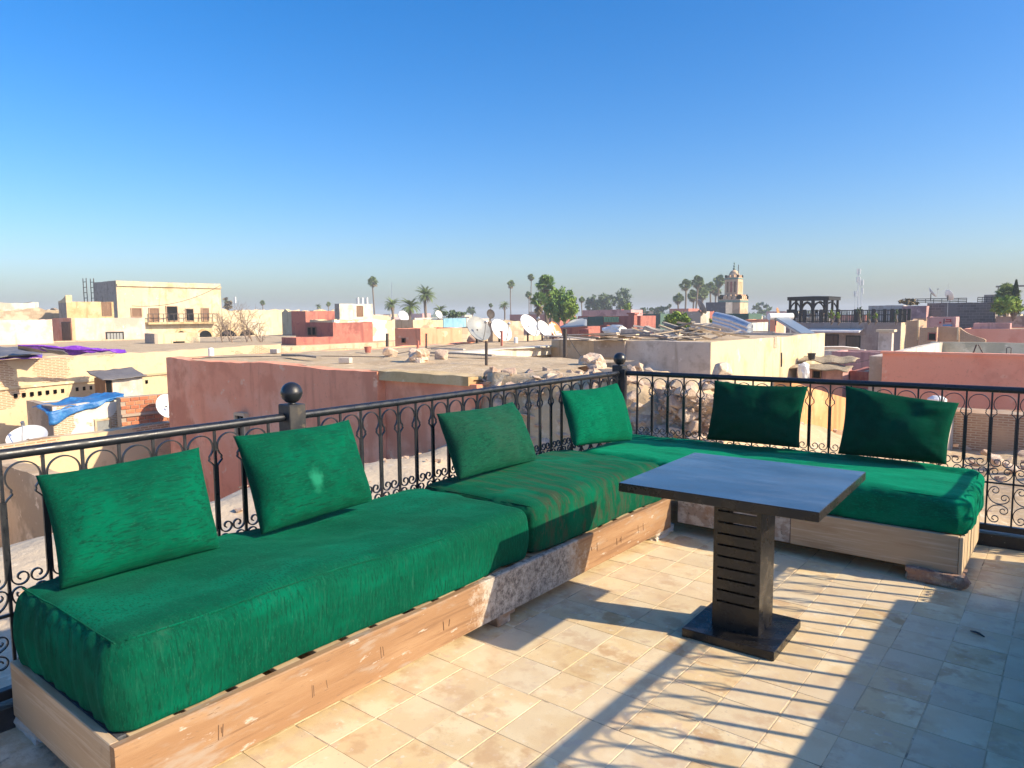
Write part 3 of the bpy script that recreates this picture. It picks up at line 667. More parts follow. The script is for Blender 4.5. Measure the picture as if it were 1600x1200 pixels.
def strip(m, p0, p1, z0, z1, th, amp=.0, n=None, seed=0., wob=.0, slope=None):
    """a wall from p0 to p1 (plan), thickness th to the left of the run, with an uneven top"""
    p0, p1 = np.array(p0, float), np.array(p1, float); L = np.linalg.norm(p1-p0); d = (p1-p0)/L; nn = np.array([-d[1], d[0]])
    n = n or int(max(2, min(46, L/.45)))
    V = []
    for i in range(n+1):
        t = i/n; p = p0+(p1-p0)*t
        h = z1 if slope is None else slope(t)
        h = h+amp*fbm([(p[0]*1.3+seed, p[1]*1.3, seed)], 3)[0]; h2 = h+amp*.5*vnoise([(p[0]*2+seed, p[1]*2, 5+seed)])[0]
        o = nn*wob*vnoise([(p[0]*.8+seed, p[1]*.8, 2)])[0]
        a = p+o; b_ = p+nn*th+o
        V += [(a[0], a[1], z0), (a[0], a[1], h), (b_[0], b_[1], h2), (b_[0], b_[1], z0)]
    F = [(0, 3, 2, 1), tuple(n*4+k for k in range(4))]
    for i in range(n):
        for k in range(4): F.append((i*4+k, i*4+(k+1) % 4, (i+1)*4+(k+1) % 4, (i+1)*4+k))
    m.add(V, [f[::-1] for f in F]); return m
def house(label, x0, x1, y0, y1, z1, wm, rm=None, par=.3, th=.22, z0=-6.0, amp=.03, name='house', cat='house', group='houses of the old town', wob=.02, front=None, side=None):
    """axis-aligned flat-roofed house: four walls with uneven tops, a roof deck"""
    t = empty(name, ((x0+x1)/2, (y0+y1)/2, z0), label, cat, group)
    sd_ = random.random()*50
    th = min(th, (x1-x0)*.3, (y1-y0)*.3)
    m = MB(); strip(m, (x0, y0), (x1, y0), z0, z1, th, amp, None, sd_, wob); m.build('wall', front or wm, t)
    m = MB(); strip(m, (x1, y0+th*.0+.003), (x1, y1), z0, z1-.004, th, amp, None, sd_+3, wob); m.build('wall', side or wm, t)
    m = MB(); strip(m, (x1-.003, y1), (x0, y1), z0, z1-.002, th, amp, None, sd_+6, wob); m.build('wall', wm, t)
    m = MB(); strip(m, (x0, y1-.003), (x0, y0+.004), z0, z1-.006, th, amp, None, sd_+9, wob); m.build('wall', wm, t)
    m = MB(); m.box(x0+th*.6, x1-th*.6, y0+th*.6, y1-th*.6, z1-par-.15, z1-par); m.build('roof', rm or P_DIRT, t)
    t['ext'] = [x0, x1, y0, y1, z1]
    return t
def ext(t): return list(t['ext'])
def cblock(label, c, D, lx, rx, wm, dz=0., **k):
    """house whose near corner (between its shaded and its sunny face) is seen at c, D metres off"""
    P = at(c[0], c[1], D); x1, y0 = P[0], P[1]
    x0 = on_y(lx, c[1], y0)[0]; y1 = on_x(rx, c[1], x1)[1]
    if x0 > x1-.3: x0 = x1-1.5
    if y1 < y0+.3 or y1 > y0+80: y1 = y0+3
    mind = k.pop('deep', 0)
    if mind: x0 = min(x0, x1-mind); y1 = max(y1, y0+mind)
    return house(label, x0, x1, y0, y1, P[2]+dz, wm, **k)
def opening(t, face, q0, q1, mt=None, frame=None, depth=.05, nm='window', bars=0, sill=True):
    """window or door on face 'F' (the -Y wall) or 'S' (the +X wall); q0,q1 = opposite corners as seen"""
    x0, x1, y0, y1, z1 = ext(t)
    if face == 'F': a, b_ = on_y(*q0, y0), on_y(*q1, y0); u0, u1 = sorted((a[0], b_[0]))
    else: a, b_ = on_x(*q0, x1), on_x(*q1, x1); u0, u1 = sorted((a[1], b_[1]))
    z0_, z1_ = sorted((a[2], b_[2])); w = min(.09, (u1-u0)*.16)
    def bx(m, ua, ub, za, zb, d0, d1):
        if face == 'F': m.box(ua, ub, y0-d1, y0-d0, za, zb)
        else: m.box(x1+d0, x1+d1, ua, ub, za, zb)
    m = MB(); bx(m, u0-w, u0, z0_-w*.5, z1_+w, -.05, depth); bx(m, u1, u1+w, z0_-w*.5, z1_+w, -.05, depth); bx(m, u0, u1, z1_, z1_+w, -.05, depth)
    bx(m, u0, u1, z0_-w*.6, z0_, -.05, depth+(.03 if sill else 0))
    f = m.build(nm, frame or M_DOOR, t)
    m = MB(); bx(m, u0, u1, z0_, z1_, -.03, .03); m.build('pane', mt or M_HOLE, f)
    for k in range(bars):
        m = MB(); u = u0+(u1-u0)*(k+1)/(bars+1); bx(m, u-w*.2, u+w*.2, z0_, z1_, .031, .045); m.build('glazing_bar', frame or M_DOOR, f)
    return f
def chunk(m, c, s):
    P = np.array([(-1, -1, -1), (1, -1, -1), (1, 1, -1), (-1, 1, -1), (-1, -1, 1), (1, -1, 1), (1, 1, 1), (-1, 1, 1)])*.62+RNG.uniform(-.42, .42, (8, 3))
    P = P*np.array([RNG.uniform(.7, 1.4), RNG.uniform(.7, 1.2), RNG.uniform(.45, .85)]); a, b_ = RNG.uniform(0, 6.28), RNG.uniform(-.5, .5)
    P = np.c_[P[:, 0], P[:, 1]*math.cos(b_)-P[:, 2]*math.sin(b_), P[:, 1]*math.sin(b_)+P[:, 2]*math.cos(b_)]
    P = np.c_[P[:, 0]*math.cos(a)-P[:, 1]*math.sin(a), P[:, 0]*math.sin(a)+P[:, 1]*math.cos(a), P[:, 2]]
    m.add(P*s+np.array(c), [(0, 3, 2, 1), (4, 5, 6, 7), (0, 1, 5, 4), (1, 2, 6, 5), (2, 3, 7, 6), (3, 0, 4, 7)])
def terrain(name, x0, x1, y0, y1, nx, ny, zf, mt, kind='structure'):
    X = np.linspace(x0, x1, nx); Y = np.linspace(y0, y1, ny); G = np.array([(x, y) for x in X for y in Y]); Z = zf(G[:, 0], G[:, 1])
    F = [(i*ny+j, (i+1)*ny+j, (i+1)*ny+j+1, i*ny+j+1) for i in range(nx-1) for j in range(ny-1)]
    m = MB(); m.add(np.c_[G, Z], F); return tag(m.build(name, mt, smooth='all'), kind=kind)

# ground far and wide
M_GROUND = mat('dusty_ground', (.40, .30, .21), [(.02, 5, (.30, .26, .17), .45, .62), (.15, 4, (.44, .34, .25), .5, .65)], coord='POS', rough=.95)
m = MB(); m.add([(-1500, -1500, -6), (1500, -1500, -6), (1500, 1500, -6), (-1500, 1500, -6)], [(0, 1, 2, 3)]); tag(m.build('ground', M_GROUND), kind='structure')

# lower yard and debris slope left of the terrace, under the red house
def zslope(x, y):
    t = np.clip((x+11.4)/6.6, 0, 1.05)
    return -3.35+2.75*t+.10*fbm(np.c_[x*1.1, y*1.1, x*0+2], 3)+.05*fbm(np.c_[x*4, y*4, x*0+8], 2)
terrain('debris_slope_ground', -34, -.05, -9, 2.95, 90, 56, zslope, P_GREYG)
# rubble-strewn lot beyond the corner and to the right
def zmound(x, y):
    e = .66-.073*np.clip(y-3.4, 0, 11)
    f = 1/(1+np.exp((x+.9)/.22)); f2 = np.clip((y-2.5)/.7, 0, 1)
    lot = -1.62+.16*fbm(np.c_[x*.7, y*.7, x*0], 3)+.80*np.exp(-((x+.5)/1.3)**2-((y-9.2)/3.0)**2)
    g_ = np.clip((y-np.where(x > -4.9, 6.5, 11.0)-.5*fbm(np.c_[x, y, x*0], 2))/4.0, 0, 1); f = f*(1-g_*g_*(3-2*g_)*np.clip((x+6.5)/1.8, 0, 1))
    k = f*f2*f2*(3-2*f2)
    lot = np.where((x < -4.28) & (y < 8.4), -5.5, lot); k = np.where((x < -4.28) & (y < 8.4), 0, k)
    return lot*(1-k)+e*k+.05*fbm(np.c_[x*2.2, y*2.2, x*0+4], 3)*(.4+k)
terrain('rubble_lot_ground', -11, 12, .6, 24, 130, 130, zmound, P_DIRT)

# ---------------------------------------------------------------- red house next door
RZ = .60
rh = empty('house', (-9.4, 8, -6), 'long red plastered house with earth roof beside the terrace', 'house', 'houses of the old town')
m = MB(); strip(m, (-14.55, 2.98), (-6.45, 2.80), -6, RZ, .35, .045, 40, 3.3, .05); m.build('wall', P_RED, rh)
m = MB(); strip(m, (-6.44, 2.93), (-4.25, 2.90), -6, RZ-.13, .35, .02, 16, 9.1, .03); m.build('wall', P_RED, rh)
m = MB(); strip(m, (-14.55, 15.0), (-14.55, 2.99), -6, RZ-.02, .3, .04, 30, 4.4, .02); m.build('wall', P_RED, rh)
m = MB(); strip(m, (-4.25, 3.0), (-4.25, 7.6), -6, RZ-.16, .3, .04, 14, 5.4, .02); m.build('wall', P_TAN, rh)
def zroof(x, y): return RZ-.03+.035*fbm(np.c_[x*.9, y*.9, x*0+1], 3)
mm = terrain('roof', -14.4, -9.7, 3.0, 21.0, 40, 90, zroof, P_DIRT); del mm['kind']; mm.parent = rh; mm.location = Vector(mm.location)-rh.location
mm = terrain('roof', -9.72, -4.35, 3.0, 8.2, 34, 34, lambda x, y: zroof(x, y), P_DIRT); del mm['kind']; mm.parent = rh; mm.location = Vector(mm.location)-rh.location
# eroded plaster lip over the set-back length of wall
m = MB(); strip(m, (-6.47, 2.83), (-4.4, 2.85), RZ-.15, RZ+.0, .4, .045, 26, 7.0, .06); m.build('roof_edge', P_YEL, rh)
# white slab edge and the wall under it
m = MB(); strip(m, (-9.60, 8.1), (-9.95, 13.2), RZ-.27, RZ+.01, .5, .012, 16, 1.2, .01); m.build('white_roof_edge', P_WHITE, rh)
m = MB(); strip(m, (-9.80, 8.1), (-10.1, 13.2), -3, RZ-.272, .3, .0, 12, 1.2, .0); m.build('wall', P_TAN, rh)
# small barred vent
a, b_ = on_y(375, 684, 2.88), on_y(386.5, 650, 2.88)
m = MB(); w = .05
m.box(a[0]-w, a[0], 2.78, 2.95, a[2]-w, b_[2]+w); m.box(b_[0], b_[0]+w, 2.78, 2.95, a[2]-w, b_[2]+w); m.box(a[0], b_[0], 2.78, 2.95, b_[2], b_[2]+w*1.4); m.box(a[0], b_[0], 2.76, 2.95, a[2]-w, a[2])
f = m.build('window', P_TAN, rh); m = MB(); m.box(a[0], b_[0], 2.84, 2.93, a[2], b_[2]); m.build('pane', M_HOLE, f)
m = MB(); m.box((a[0]+b_[0])/2-.012, (a[0]+b_[0])/2+.012, 2.80, 2.82, a[2], b_[2]); m.build('bar', M_ROPE, f)

# ---------------------------------------------------------------- rubble wall by the corner: every stone its own
rw = empty('ruined_wall', (-1.8, 3.1, -1.6), 'collapsed rubble stone wall just beyond the terrace corner', 'ruin')
def zface(x): return .63+.10*math.sin(x*2.1)+.05*math.sin(x*5.3)
m = MB(); V = []; F = []; nx, nz = 110, 46
for i in range(nx):
    x = -4.35+(4.05)*i/(nx-1)
    for k in range(nz):
        t = k/(nz-1); z = -1.7+(zface(x)+1.68)*t
        y = 2.72+.45*t+.16*fbm([(x*1.5, z*1.8, 3)], 4)[0]+.06*fbm([(x*7, z*7, 9)], 2)[0]
        V.append((x, y, z))
    V.append((x, 3.9, zface(x)-.12))
for i in range(nx-1):
    for k in range(nz): F.append((i*(nz+1)+k, (i+1)*(nz+1)+k, (i+1)*(nz+1)+k+1, i*(nz+1)+k+1))
m.add(V, F); m.build('core', M_RUBC, rw)
ROCKS = []
for s in range(14):
    bm = bmesh.new(); sq = np.array([1, random.uniform(.6, .95), random.uniform(.45, .8)])
    for k in range(random.choice([9, 11, 14])):
        p = RNG.normal(size=3); p /= np.linalg.norm(p); p = np.sign(p)*np.abs(p)**.75*random.uniform(.8, 1.0); bm.verts.new(p*sq)
    r_ = bmesh.ops.convex_hull(bm, input=bm.verts[:]); bmesh.ops.delete(bm, geom=[e for e in r_['geom_interior'] if isinstance(e, bmesh.types.BMVert)], context='VERTS')
    bmesh.ops.bevel(bm, geom=bm.edges[:], offset=.05, segments=1, affect='EDGES')
    me = bpy.data.meshes.new('stone'); bm.to_mesh(me); bm.free(); me.materials.append(M_RUB); ROCKS.append(me)
rg = random.Random(11)
def stone(parent, x, y, z, s, nm='stone'):
    off = np.array(parent.location) if parent else np.zeros(3)
    o = inst(nm, rg.choice(ROCKS), parent, (x-off[0], y-off[1], z-off[2]), (rg.uniform(-.5, .5), rg.uniform(-.5, .5), rg.uniform(0, 6.28)), (s*rg.uniform(.8, 1.35), s*rg.uniform(.8, 1.2), s*rg.uniform(.7, 1.1)))
    return o
n_st = 0
for _ in range(235):
    x = rg.uniform(-4.3, -.3); t = rg.random()**.8; z = -1.2+(zface(x)+1.2)*t
    y = 2.72+.45*((z+1.7)/(zface(x)+1.7))+.10*fbm([(x*1.5, z*1.8, 3)], 4)[0]-.07
    stone(rw, x, y, z, rg.choice([.05, .06, .08, .10, .12, .15, .20])*rg.uniform(.8, 1.15)); n_st += 1
for _ in range(60):
    x = rg.uniform(-4.3, -.2); stone(rw, x, rg.uniform(3.2, 4.6), zface(x)-.02+rg.uniform(-.05, .03), rg.choice([.05, .08, .11, .15]))
m = MB()
for _ in range(1500):
    x = rg.uniform(-4.32, -.25); z = rg.uniform(-1.5, zface(x)+.02)
    y = 2.72+.45*((z+1.7)/(zface(x)+1.7))+.16*fbm([(x*1.5, z*1.8, 3)], 4)[0]+.06*fbm([(x*7, z*7, 9)], 2)[0]-.01
    chunk(m, (x, y, z), rg.choice([.018, .025, .032, .045])*rg.uniform(.7, 1.3))
tag(m.build('small_rubble', M_RUB, rw), kind='stuff')
# larger loose boulders on the mound and the roof, each its own thing
def boulder(px, py, z, w, label, y=None):
    P = on_z(px, py, z) if y is None else on_y(px, py, y)
    me = rg.choice(ROCKS); o = bpy.data.objects.new('boulder', me); COL.objects.link(o); o.location = (P[0], P[1], P[2]+w*.12)
    o.scale = (w*.44, w*.42, w*.5); o.rotation_euler = (0, 0, rg.uniform(0, 6)); tag(o, label, 'stone', 'loose stones on the rubble'); return o
P = on_z(925, 578, .48); rock('boulder', (P[0], P[1], P[2]+.09), (.46, .38, .32), M_RUB, 9.5, 'big pale boulder just left of the corner post ball', 'stone', 'loose stones on the rubble', sub=5, rough=.36, boxy=.35)
boulder(772, 590, .55, .45, 'flat boulder at the left end of the rubble wall')
P = on_z(655, 564, RZ); rock('boulder', (P[0], P[1], P[2]+.09), (.42, .36, .32), M_RUB, 5.5, 'heap-like boulder with a rusty rod on red house roof', 'stone', 'loose stones on the rubble', sub=5, rough=.42, boxy=.25)
boulder(610, 556, RZ, .55, 'broken masonry stump with pipe on red house roof')
boulder(690, 560, RZ, .55, 'smaller grey stone beside the boulder on red house roof')
boulder(640, 727, -1.2, .42, 'rounded stone at foot of red wall behind the railing')
boulder(742, 534, RZ, .9, 'stone footing under the grey satellite dish')
boulder(1130, 585, .32, .75, 'curved sheet of broken roofing on the rubble mound')
m = MB()
for _ in range(420):
    x = rg.uniform(-4.2, 11); y = rg.uniform(1.5, 16.5); z = float(zmound(np.array([x]), np.array([y]))[0])
    s = rg.choice([.03, .04, .06, .08, .12])*rg.uniform(.7, 1.2); chunk(m, (x, y, z+s*.2), s)
for _ in range(260):
    x = rg.uniform(-14, -1); y = rg.uniform(-4, 2.7); z = float(zslope(np.array([x]), np.array([y]))[0])
    s = rg.choice([.02, .03, .05, .08])*rg.uniform(.7, 1.2); chunk(m, (x, y, z+s*.2), s)
tag(m.build('rubble', M_RUB), 'scattered small rubble over the empty lots', 'rubble', kind='stuff')
# rod posts on the roofs
def rod(px, py0, py1, z, r, label, mt=M_ROPE, lean=(0, 0)):
    P = on_z(px, py1, z); Q = on_y(px, py0, P[1])
    m = MB(); m.tube([(P[0], P[1], P[2]-.05), ((P[0]+Q[0])/2+lean[0]*.5, (P[1]+Q[1])/2, (P[2]+Q[2])/2), (Q[0]+lean[0], Q[1]+lean[1], Q[2])], r, 7)
    return tag(m.build('rod', mt), label, 'pole', 'rods and pipes standing on roofs')
rod(760, 533, 577, .5, .03, 'black steel pole in front of the grey satellite dish')
rod(883, 514, 563, .30, .06, 'thick black post right of the orange satellite dish')
rod(653, 532, 549, RZ+.1, .035, 'rusty red pipe sticking out of the roof boulder', P_BRICKRED)
rod(605, 521, 539, RZ+.1, .045, 'grey chimney pipe on red house roof')
rod(666, 521, 543, RZ, .03, 'thin dark rod behind the roof boulder')
rod(784, 517, 540, RZ, .04, 'rusty pipe before the blue shaded dish', P_BRICKRED)
rod(1221, 580-29, 570, .28, .02, 'thin rod left of the yellow building')
# ---------------------------------------------------------------- grey and yellow house beyond the mound
gh = house('grey fronted house with sunlit yellow side and junk on its roof', -9.9, -4.66, 12.95, 23.8, .80, P_GREY, P_DIRT, par=.10, amp=.025, side=P_CREAM, wob=.03)
m = MB(); strip(m, (-9.92, 12.93), (-7.3, 12.93), -3, .79, .1, .03, 12, 2, .01); m.build('ochre_patch', P_TAN, gh)
a = on_x(1211, 536, -4.66); m = MB(); m.box(-4.68, -4.64, a[1]-.13, a[1]+.13, a[2]-.16, a[2]+.2); m.build('vent', M_RUBC, gh)
m = MB(); strip(m, (-8.3, 12.86), (-7.25, 12.86), .30, .80, .08, .06, 10, 5, .02); m.build('hanging_sheet', P_GREYB, gh)
# timber junk on its roof
def beam(a, b_, w, h, mt, label, nm='plank', cat='plank', grp='scrap timber on the grey house roof'):
    a, b_ = np.array(a), np.array(b_); m = MB(); m.sweep([a, (a+b_)/2+np.array([0, 0, .01]), b_], [(-w/2, -h/2), (w/2, -h/2), (w/2, h/2), (-w/2, h/2)], (0, 0, 1)); return tag(m.build(nm, mt), label, cat, grp)
rg2 = random.Random(3); jl = 'weathered scrap plank in the jumbled pile on grey house roof'
for k in range(26):
    px = rg2.uniform(985, 1072); z = .76+rg2.uniform(0, .42)*(1-abs(px-1030)/60)
    P = on_z(px, 531, .74); P = P+np.array([rg2.uniform(-.5, .5), rg2.uniform(0, 2.4), 0]); L = rg2.uniform(.7, 2.0); an = rg2.uniform(-.5, .9)
    d = np.array([math.cos(an)*L/2, math.sin(an)*L/2, rg2.uniform(-.22, .22)])
    beam(P-d+np.array([0, 0, z-.7]), P+d+np.array([0, 0, z-.7]), rg2.uniform(.06, .2), rg2.uniform(.03, .07), rg2.choice([M_PLANK, M_PLANK, P_WHITE, M_TARPD, P_TAN]), jl)
for k in range(16):
    P = on_z(rg2.uniform(890, 980), 534, .78)+np.array([rg2.uniform(-.3, .3), rg2.uniform(0, 1.5), 0]); L = rg2.uniform(.8, 2.0); an = rg2.uniform(-.2, .25)
    d = np.array([math.cos(an)*L/2, math.sin(an)*L/2, rg2.uniform(-.05, .05)])
    beam(P-d+np.array([0, 0, .04+.012*k]), P+d+np.array([0, 0, .05+.012*k]), rg2.uniform(.1, .35), .03, rg2.choice([M_PLANK, M_PLANK, M_TARPD, P_TAN]), 'flat board laid along the front of grey house roof')
P = on_z(990, 522, .80); m = MB(); m.bbox(P[0]-.55, P[0]+.5, P[1]-.1, P[1]+.4, .72, 1.0, .02); tag(m.build('crate', P_GREY), 'grey box on roof in front of red pillar', 'box')
P = on_z(960, 521, .8); rock('sack', (P[0], P[1], .92), (.8, .5, .36), M_DISH, 4.4, 'crumpled white plastic sack on grey house roof', 'sack', sub=3, rough=.35, boxy=.3)
rock('bucket', tuple(on_z(917, 524, .8)+np.array([0, 0, .1])), (.42, .42, .30), P_BRICKRED, 1.4, 'terracotta pot at the left of the scrap pile', 'pot', sub=3, rough=.05, boxy=.6)

# ---------------------------------------------------------------- left side of the view
K = empty('garden_wall', (-15.3, 0, -6), 'yellow wall with thin brick courses behind left railing', 'wall')
m = MB(); strip(m, (-14.9, -5.5), (-15.75, 3.7), -6, -1.2, .35, .04, 30, 2.7, .03); m.build('wall', P_FWALL, K)
K2 = empty('garden_wall', (-12, -.5, -6), 'tan shaded yard wall below the left railing', 'wall')
m = MB(); strip(m, (-14.9, -.72), (-9.0, -.56), -6, -1.45, .4, .03, 30, 5.7, .04); m.build('wall', P_TAN, K2)
FW = empty('long_wall', (-27, 8, -6), 'long cream wall with bare brick patches and a row of holes', 'wall')
m = MB(); strip(m, (-24.2, .2), (-29.2, 16.0), -6, .2, .4, .05, 46, 2.2, .04); m.build('wall', P_FWALL, FW)
m = MB(); strip(m, (-24.12, .2), (-29.12, 16.0), -.78, -.70, .1, .01, 46, 2.2, .04); m.build('ledge', P_CREAM, FW)
for k in range(24):
    px = 22+k*6.2+(12 if k > 12 else 0)+(54 if k > 17 else 0)
    if px > 262: break
    t_ = np.linspace(0, 1, 60); best = None
    for t in t_:
        p = np.array([-24.2, .2])*(1-t)+np.array([-29.2, 16.0])*t; v = np.array([p[0], p[1], -1.0])-CAM
        u_ = 800+FOC*(v@_R)/(v@_F)
        if best is None or abs(u_-px) < best[0]: best = (abs(u_-px), p)
    p = best[1]; m = MB(); m.box(p[0]-.1, p[0]+.03, p[1]-.05, p[1]+.05, -1.09, -.95); m.build('putlog_shade_block', M_HOLE, FW)  # near-black block on the wall paints the shade of a hole
# roofs behind the long wall with tarpaulins
def sheet(label, q, zs, mt, amp, nm='tarpaulin', cat='tarpaulin', grp=None, n=24, seed=0., sag=0.):
    """cloth spread between four points"""
    c = [np.array(p, float) for p in q]; V = []; F = []
    for i in range(n):
        for j in range(n):
            u, v = i/(n-1), j/(n-1); p = (1-u)*(1-v)*c[0]+u*(1-v)*c[1]+u*v*c[2]+(1-u)*v*c[3]
            z = amp*fbm([(u*4+seed, v*4, seed)], 3)[0]+amp*.6*math.sin(u*17+3*v+seed)*.6-sag*(1-(2*u-1)**2)*(1-(2*v-1)**2)
            V.append(p+np.array([0, 0, z]))
    for i in range(n-1):
        for j in range(n-1): F.append((i*n+j, (i+1)*n+j, (i+1)*n+j+1, i*n+j+1))
    m = MB(); m.add(V, F); o = m.build(nm, mt, smooth='all'); 
    s = o.modifiers.new('thickness', 'SOLIDIFY'); s.thickness = .03
    tag(o, label, cat, grp); return o
sheet('glossy purple tarpaulin spread over the roof behind long wall', [on_z(100, 553, .38), on_z(198, 549, .38), on_z(193, 545.5, .45), on_z(28, 540, .75)], 0, M_TARPP, .06, seed=2)
sheet('purple edged tarpaulin at far left on the roof', [on_z(-30, 563, .25), on_z(66, 556, .32), on_z(66, 550, .36), on_z(-30, 553, .34)], 0, M_TARPP, .04, seed=5)
sheet('grey sheet roof lying over the purple tarpaulins', [on_z(-30, 559, .34), on_z(66, 552.5, .40), on_z(55, 543, .5), on_z(-30, 541, .55)], 0, M_TARPD, .03, nm='sheet_roof', cat='roof', seed=7)
sheet('dark sheet roof edge under the purple tarpaulin', [on_z(28, 546, .55), on_z(106, 554, .40), on_z(100, 550, .5), on_z(28, 541, .70)], 0, M_TARPD, .03, nm='sheet_roof', cat='roof', seed=9)
house('flat earth roof behind the long cream wall', -52, -29.6, 2, 40, .05, P_TAN, P_DIRT, par=.05, amp=.05)
# shed with blue tarp
G = cblock('small white plastered shed with crumbling brick corner', (82, 640, ), 22, 43, 190, P_SHED, front=P_GREYB, amp=.05, par=.05, name='shed', cat='shed', group=None, dz=.10)  # front wall darker than the side: its shade is in the colour
x0, x1, y0, y1, z1 = ext(G); opening(G, 'S', (152, 685), (170, 656), M_DISHG, P_TAN, nm='window')
sheet('bright blue tarpaulin draped over the white shed', [(x1+.05, y0-.15, z1-.18), (x1+.02, y1+.1, z1+.16), (x1-.55*(x1-x0), y1+.1, z1+.20), (x1-.6*(x1-x0), y0-.15, z1-.02)], 0, M_TARPB, .07, seed=3, n=30)
V = []; n = 18
for i in range(n):
    for j in range(6):
        u, v = i/(n-1), j/5; yy = y0-.15+(y1-y0+.2)*u
        hang = (.34*(1-u)**1.6+.07+.05*math.sin(u*13))*v
        V.append((x1+.06+.06*math.sin(u*21)*v+.02*v, yy, z1-.16+.32*u-hang))
F = [(i*6+j, (i+1)*6+j, (i+1)*6+j+1, i*6+j+1) for i in range(n-1) for j in range(5)]
m = MB(); m.add(V, F); o = m.build('tarpaulin_edge', M_TARPB, smooth='all'); s = o.modifiers.new('thickness', 'SOLIDIFY'); s.thickness = .02
tag(o, 'hanging crumpled edge of the blue shed tarpaulin', 'tarpaulin')
# shack
H = cblock('tiny shack of planks and sheet metal against the long wall', (165, 592), 25.5, 147, 222, P_WHITE, front=M_DOOR, amp=.02, name='shack', cat='shed', group=None, par=.02)
x0, x1, y0, y1, z1 = ext(H)
sheet('corrugated metal lid on the tiny shack', [(x1+.25, y0-.2, z1-.02), (x1+.2, y1+.1, z1+.05), (x0, y1+.1, z1+.28), (x0-.1, y0-.2, z1+.24)], 0, M_TARPD, .03, nm='roof_sheet', cat='roof', seed=1)
opening(H, 'S', (166, 622), (173, 594), M_HOLE, M_DOOR, nm='doorway')
# little red brick wall: bricks one by one
P = at(188, 622, 23); xb, yb = P[0], P[1]
bw = empty('brick_wall', (xb, yb, -3), 'unplastered orange brick wall between shed and white dish', 'wall')
M_BRK = mat('orange_brick', (.50, .17, .08), [(6, 4, (.56, .25, .13), .48, .65), (20, 4, (.36, .11, .06), .58, .72)], rough=.95, rand=.22)
M_MORT = mat('grey_mortar', (.40, .32, .24), rough=.97)
yE = on_x(300, 622, xb)[1]; zT = P[2]
m = MB(); strip(m, (xb-.01, yb), (xb-.01, yE), -4, zT-.01, .3, .02, 10); m.build('mortar', M_MORT, bw)
me = MB().bbox(-.02, .012, -.135, .135, -.055, .055, .006).mesh('brick', M_BRK)
r = 0; z = zT-.07
while z > zT-1.35:
    y = yb+(.15 if r % 2 else 0)
    while y < min(yE, yb+3.2):
        o = inst('brick', me, bw, (rg.uniform(-.004, .006), y+.14-yb, z+3), (rg.uniform(-.02, .02), 0, rg.uniform(-.02, .02))); y += .295
    z -= .13; r += 1
m = MB(); m.box(xb-.02, xb+.06, yb, min(yE, yb+3.4), zT-.62, zT-.54); m.build('concrete_band', M_MORT, bw)

# dishes
def dish(px, py, D, dia, face, mt, label, zfoot, arm=True, squash=1.0, back=None):
    """face: unit-ish vector the bowl looks along; stands on a post from zfoot"""
    c = at(px, py, D); f = Vector(face).normalized()
    t = empty('satellite_dish', (c[0], c[1], zfoot), label, 'satellite dish', 'satellite dishes on the roofs')
    q = f.to_track_quat('Z', 'Y'); R3 = np.array(q.to_matrix())
    m = MB(); R_d = dia/2; dep = R_d*.24; n = 32; rings = 8; V = []; F = []
    for s_ in (0, 1):
        for k in range(rings+1):
            r = R_d*k/rings; z = dep*(k/rings)**2-dep-(.018 if s_ else 0)
            for i in range(n): a = 2*math.pi*i/n; V.append((r*math.cos(a), r*math.sin(a)*squash, z))
    def id_(s_, k, i): return s_*(rings+1)*n+k*n+i % n
    for k in range(rings):
        for i in range(n):
            F.append((id_(0, k, i), id_(0, k+1, i), id_(0, k+1, i+1), id_(0, k, i+1))); F.append((id_(1, k, i), id_(1, k, i+1), id_(1, k+1, i+1), id_(1, k+1, i)))
    for i in range(n): F.append((id_(0, rings, i), id_(1, rings, i), id_(1, rings, i+1), id_(0, rings, i+1)))
    m.add(np.array(V)@R3.T+c, F); m.build('bowl', mt, t, smooth=True)
    up = R3@np.array([0, -1.0, 0])
    if up[2] > 0: up = -up
    foot = c+up*R_d*.95; fe = c+np.array(f)*R_d*.95
    if arm:
        m = MB(); m.tube([foot, (foot+fe)/2+up*.03, fe], .018*dia, 6); m.build('feed_arm', M_STEEL, t)
        m = MB(); m.tube([fe-np.array(f)*.06*dia, fe+np.array(f)*.05*dia], .05*dia, 8); m.build('receiver', M_STEEL, t)
    b0 = c-np.array(f)*(dep+.05)
    m = MB(); m.tube([(b0[0], b0[1], zfoot-.1), (b0[0], b0[1], (zfoot+b0[2])/2), (b0[0], b0[1], b0[2]), tuple(c-np.array(f)*dep*.9)], .035, 7); m.build('mast', M_ROPE, t)
    return t
def cdir(r, f, u): return np.array(_r)*r+np.array([_F[0], _F[1], 0])*f+np.array([0, 0, u])
dish(748.5, 513, 25.5, .98, cdir(.62, -.72, .55), M_DISHG, 'grey satellite dish, leftmost of the roof row', RZ)
dish(784, 515.5, 26.5, .93, cdir(.62, -.62, .55), M_DISH, 'white dish half in blue shade, second in roof row', RZ)
dish(829, 508, 27.5, .98, cdir(.70, -.60, .62), M_DISH, 'plain white dish in the middle of the roof row', RZ)
dish(851, 513.5, 28.0, .75, cdir(.72, -.55, .55), M_DISH, 'smaller white dish next to the orange one', RZ, arm=False)
dish(868, 515, 28.6, .72, cdir(.72, -.60, .5), M_DISHO, 'orange stained dish at right end of the roof row', RZ, arm=False)
dish(42, 682, 17.2, .86, cdir(.15, -.5, .85), M_DISH, 'white satellite dish at far left just above the railing', -1.3)
dish(262, 634, 23.5, .80, cdir(.85, -.5, .35), M_DISH, 'white dish half hidden behind the red house edge', -1.3)
dish(631, 494, 52, .85, cdir(.6, -.6, .4), M_DISH, 'small white dish above the blue wall', .8, arm=False)
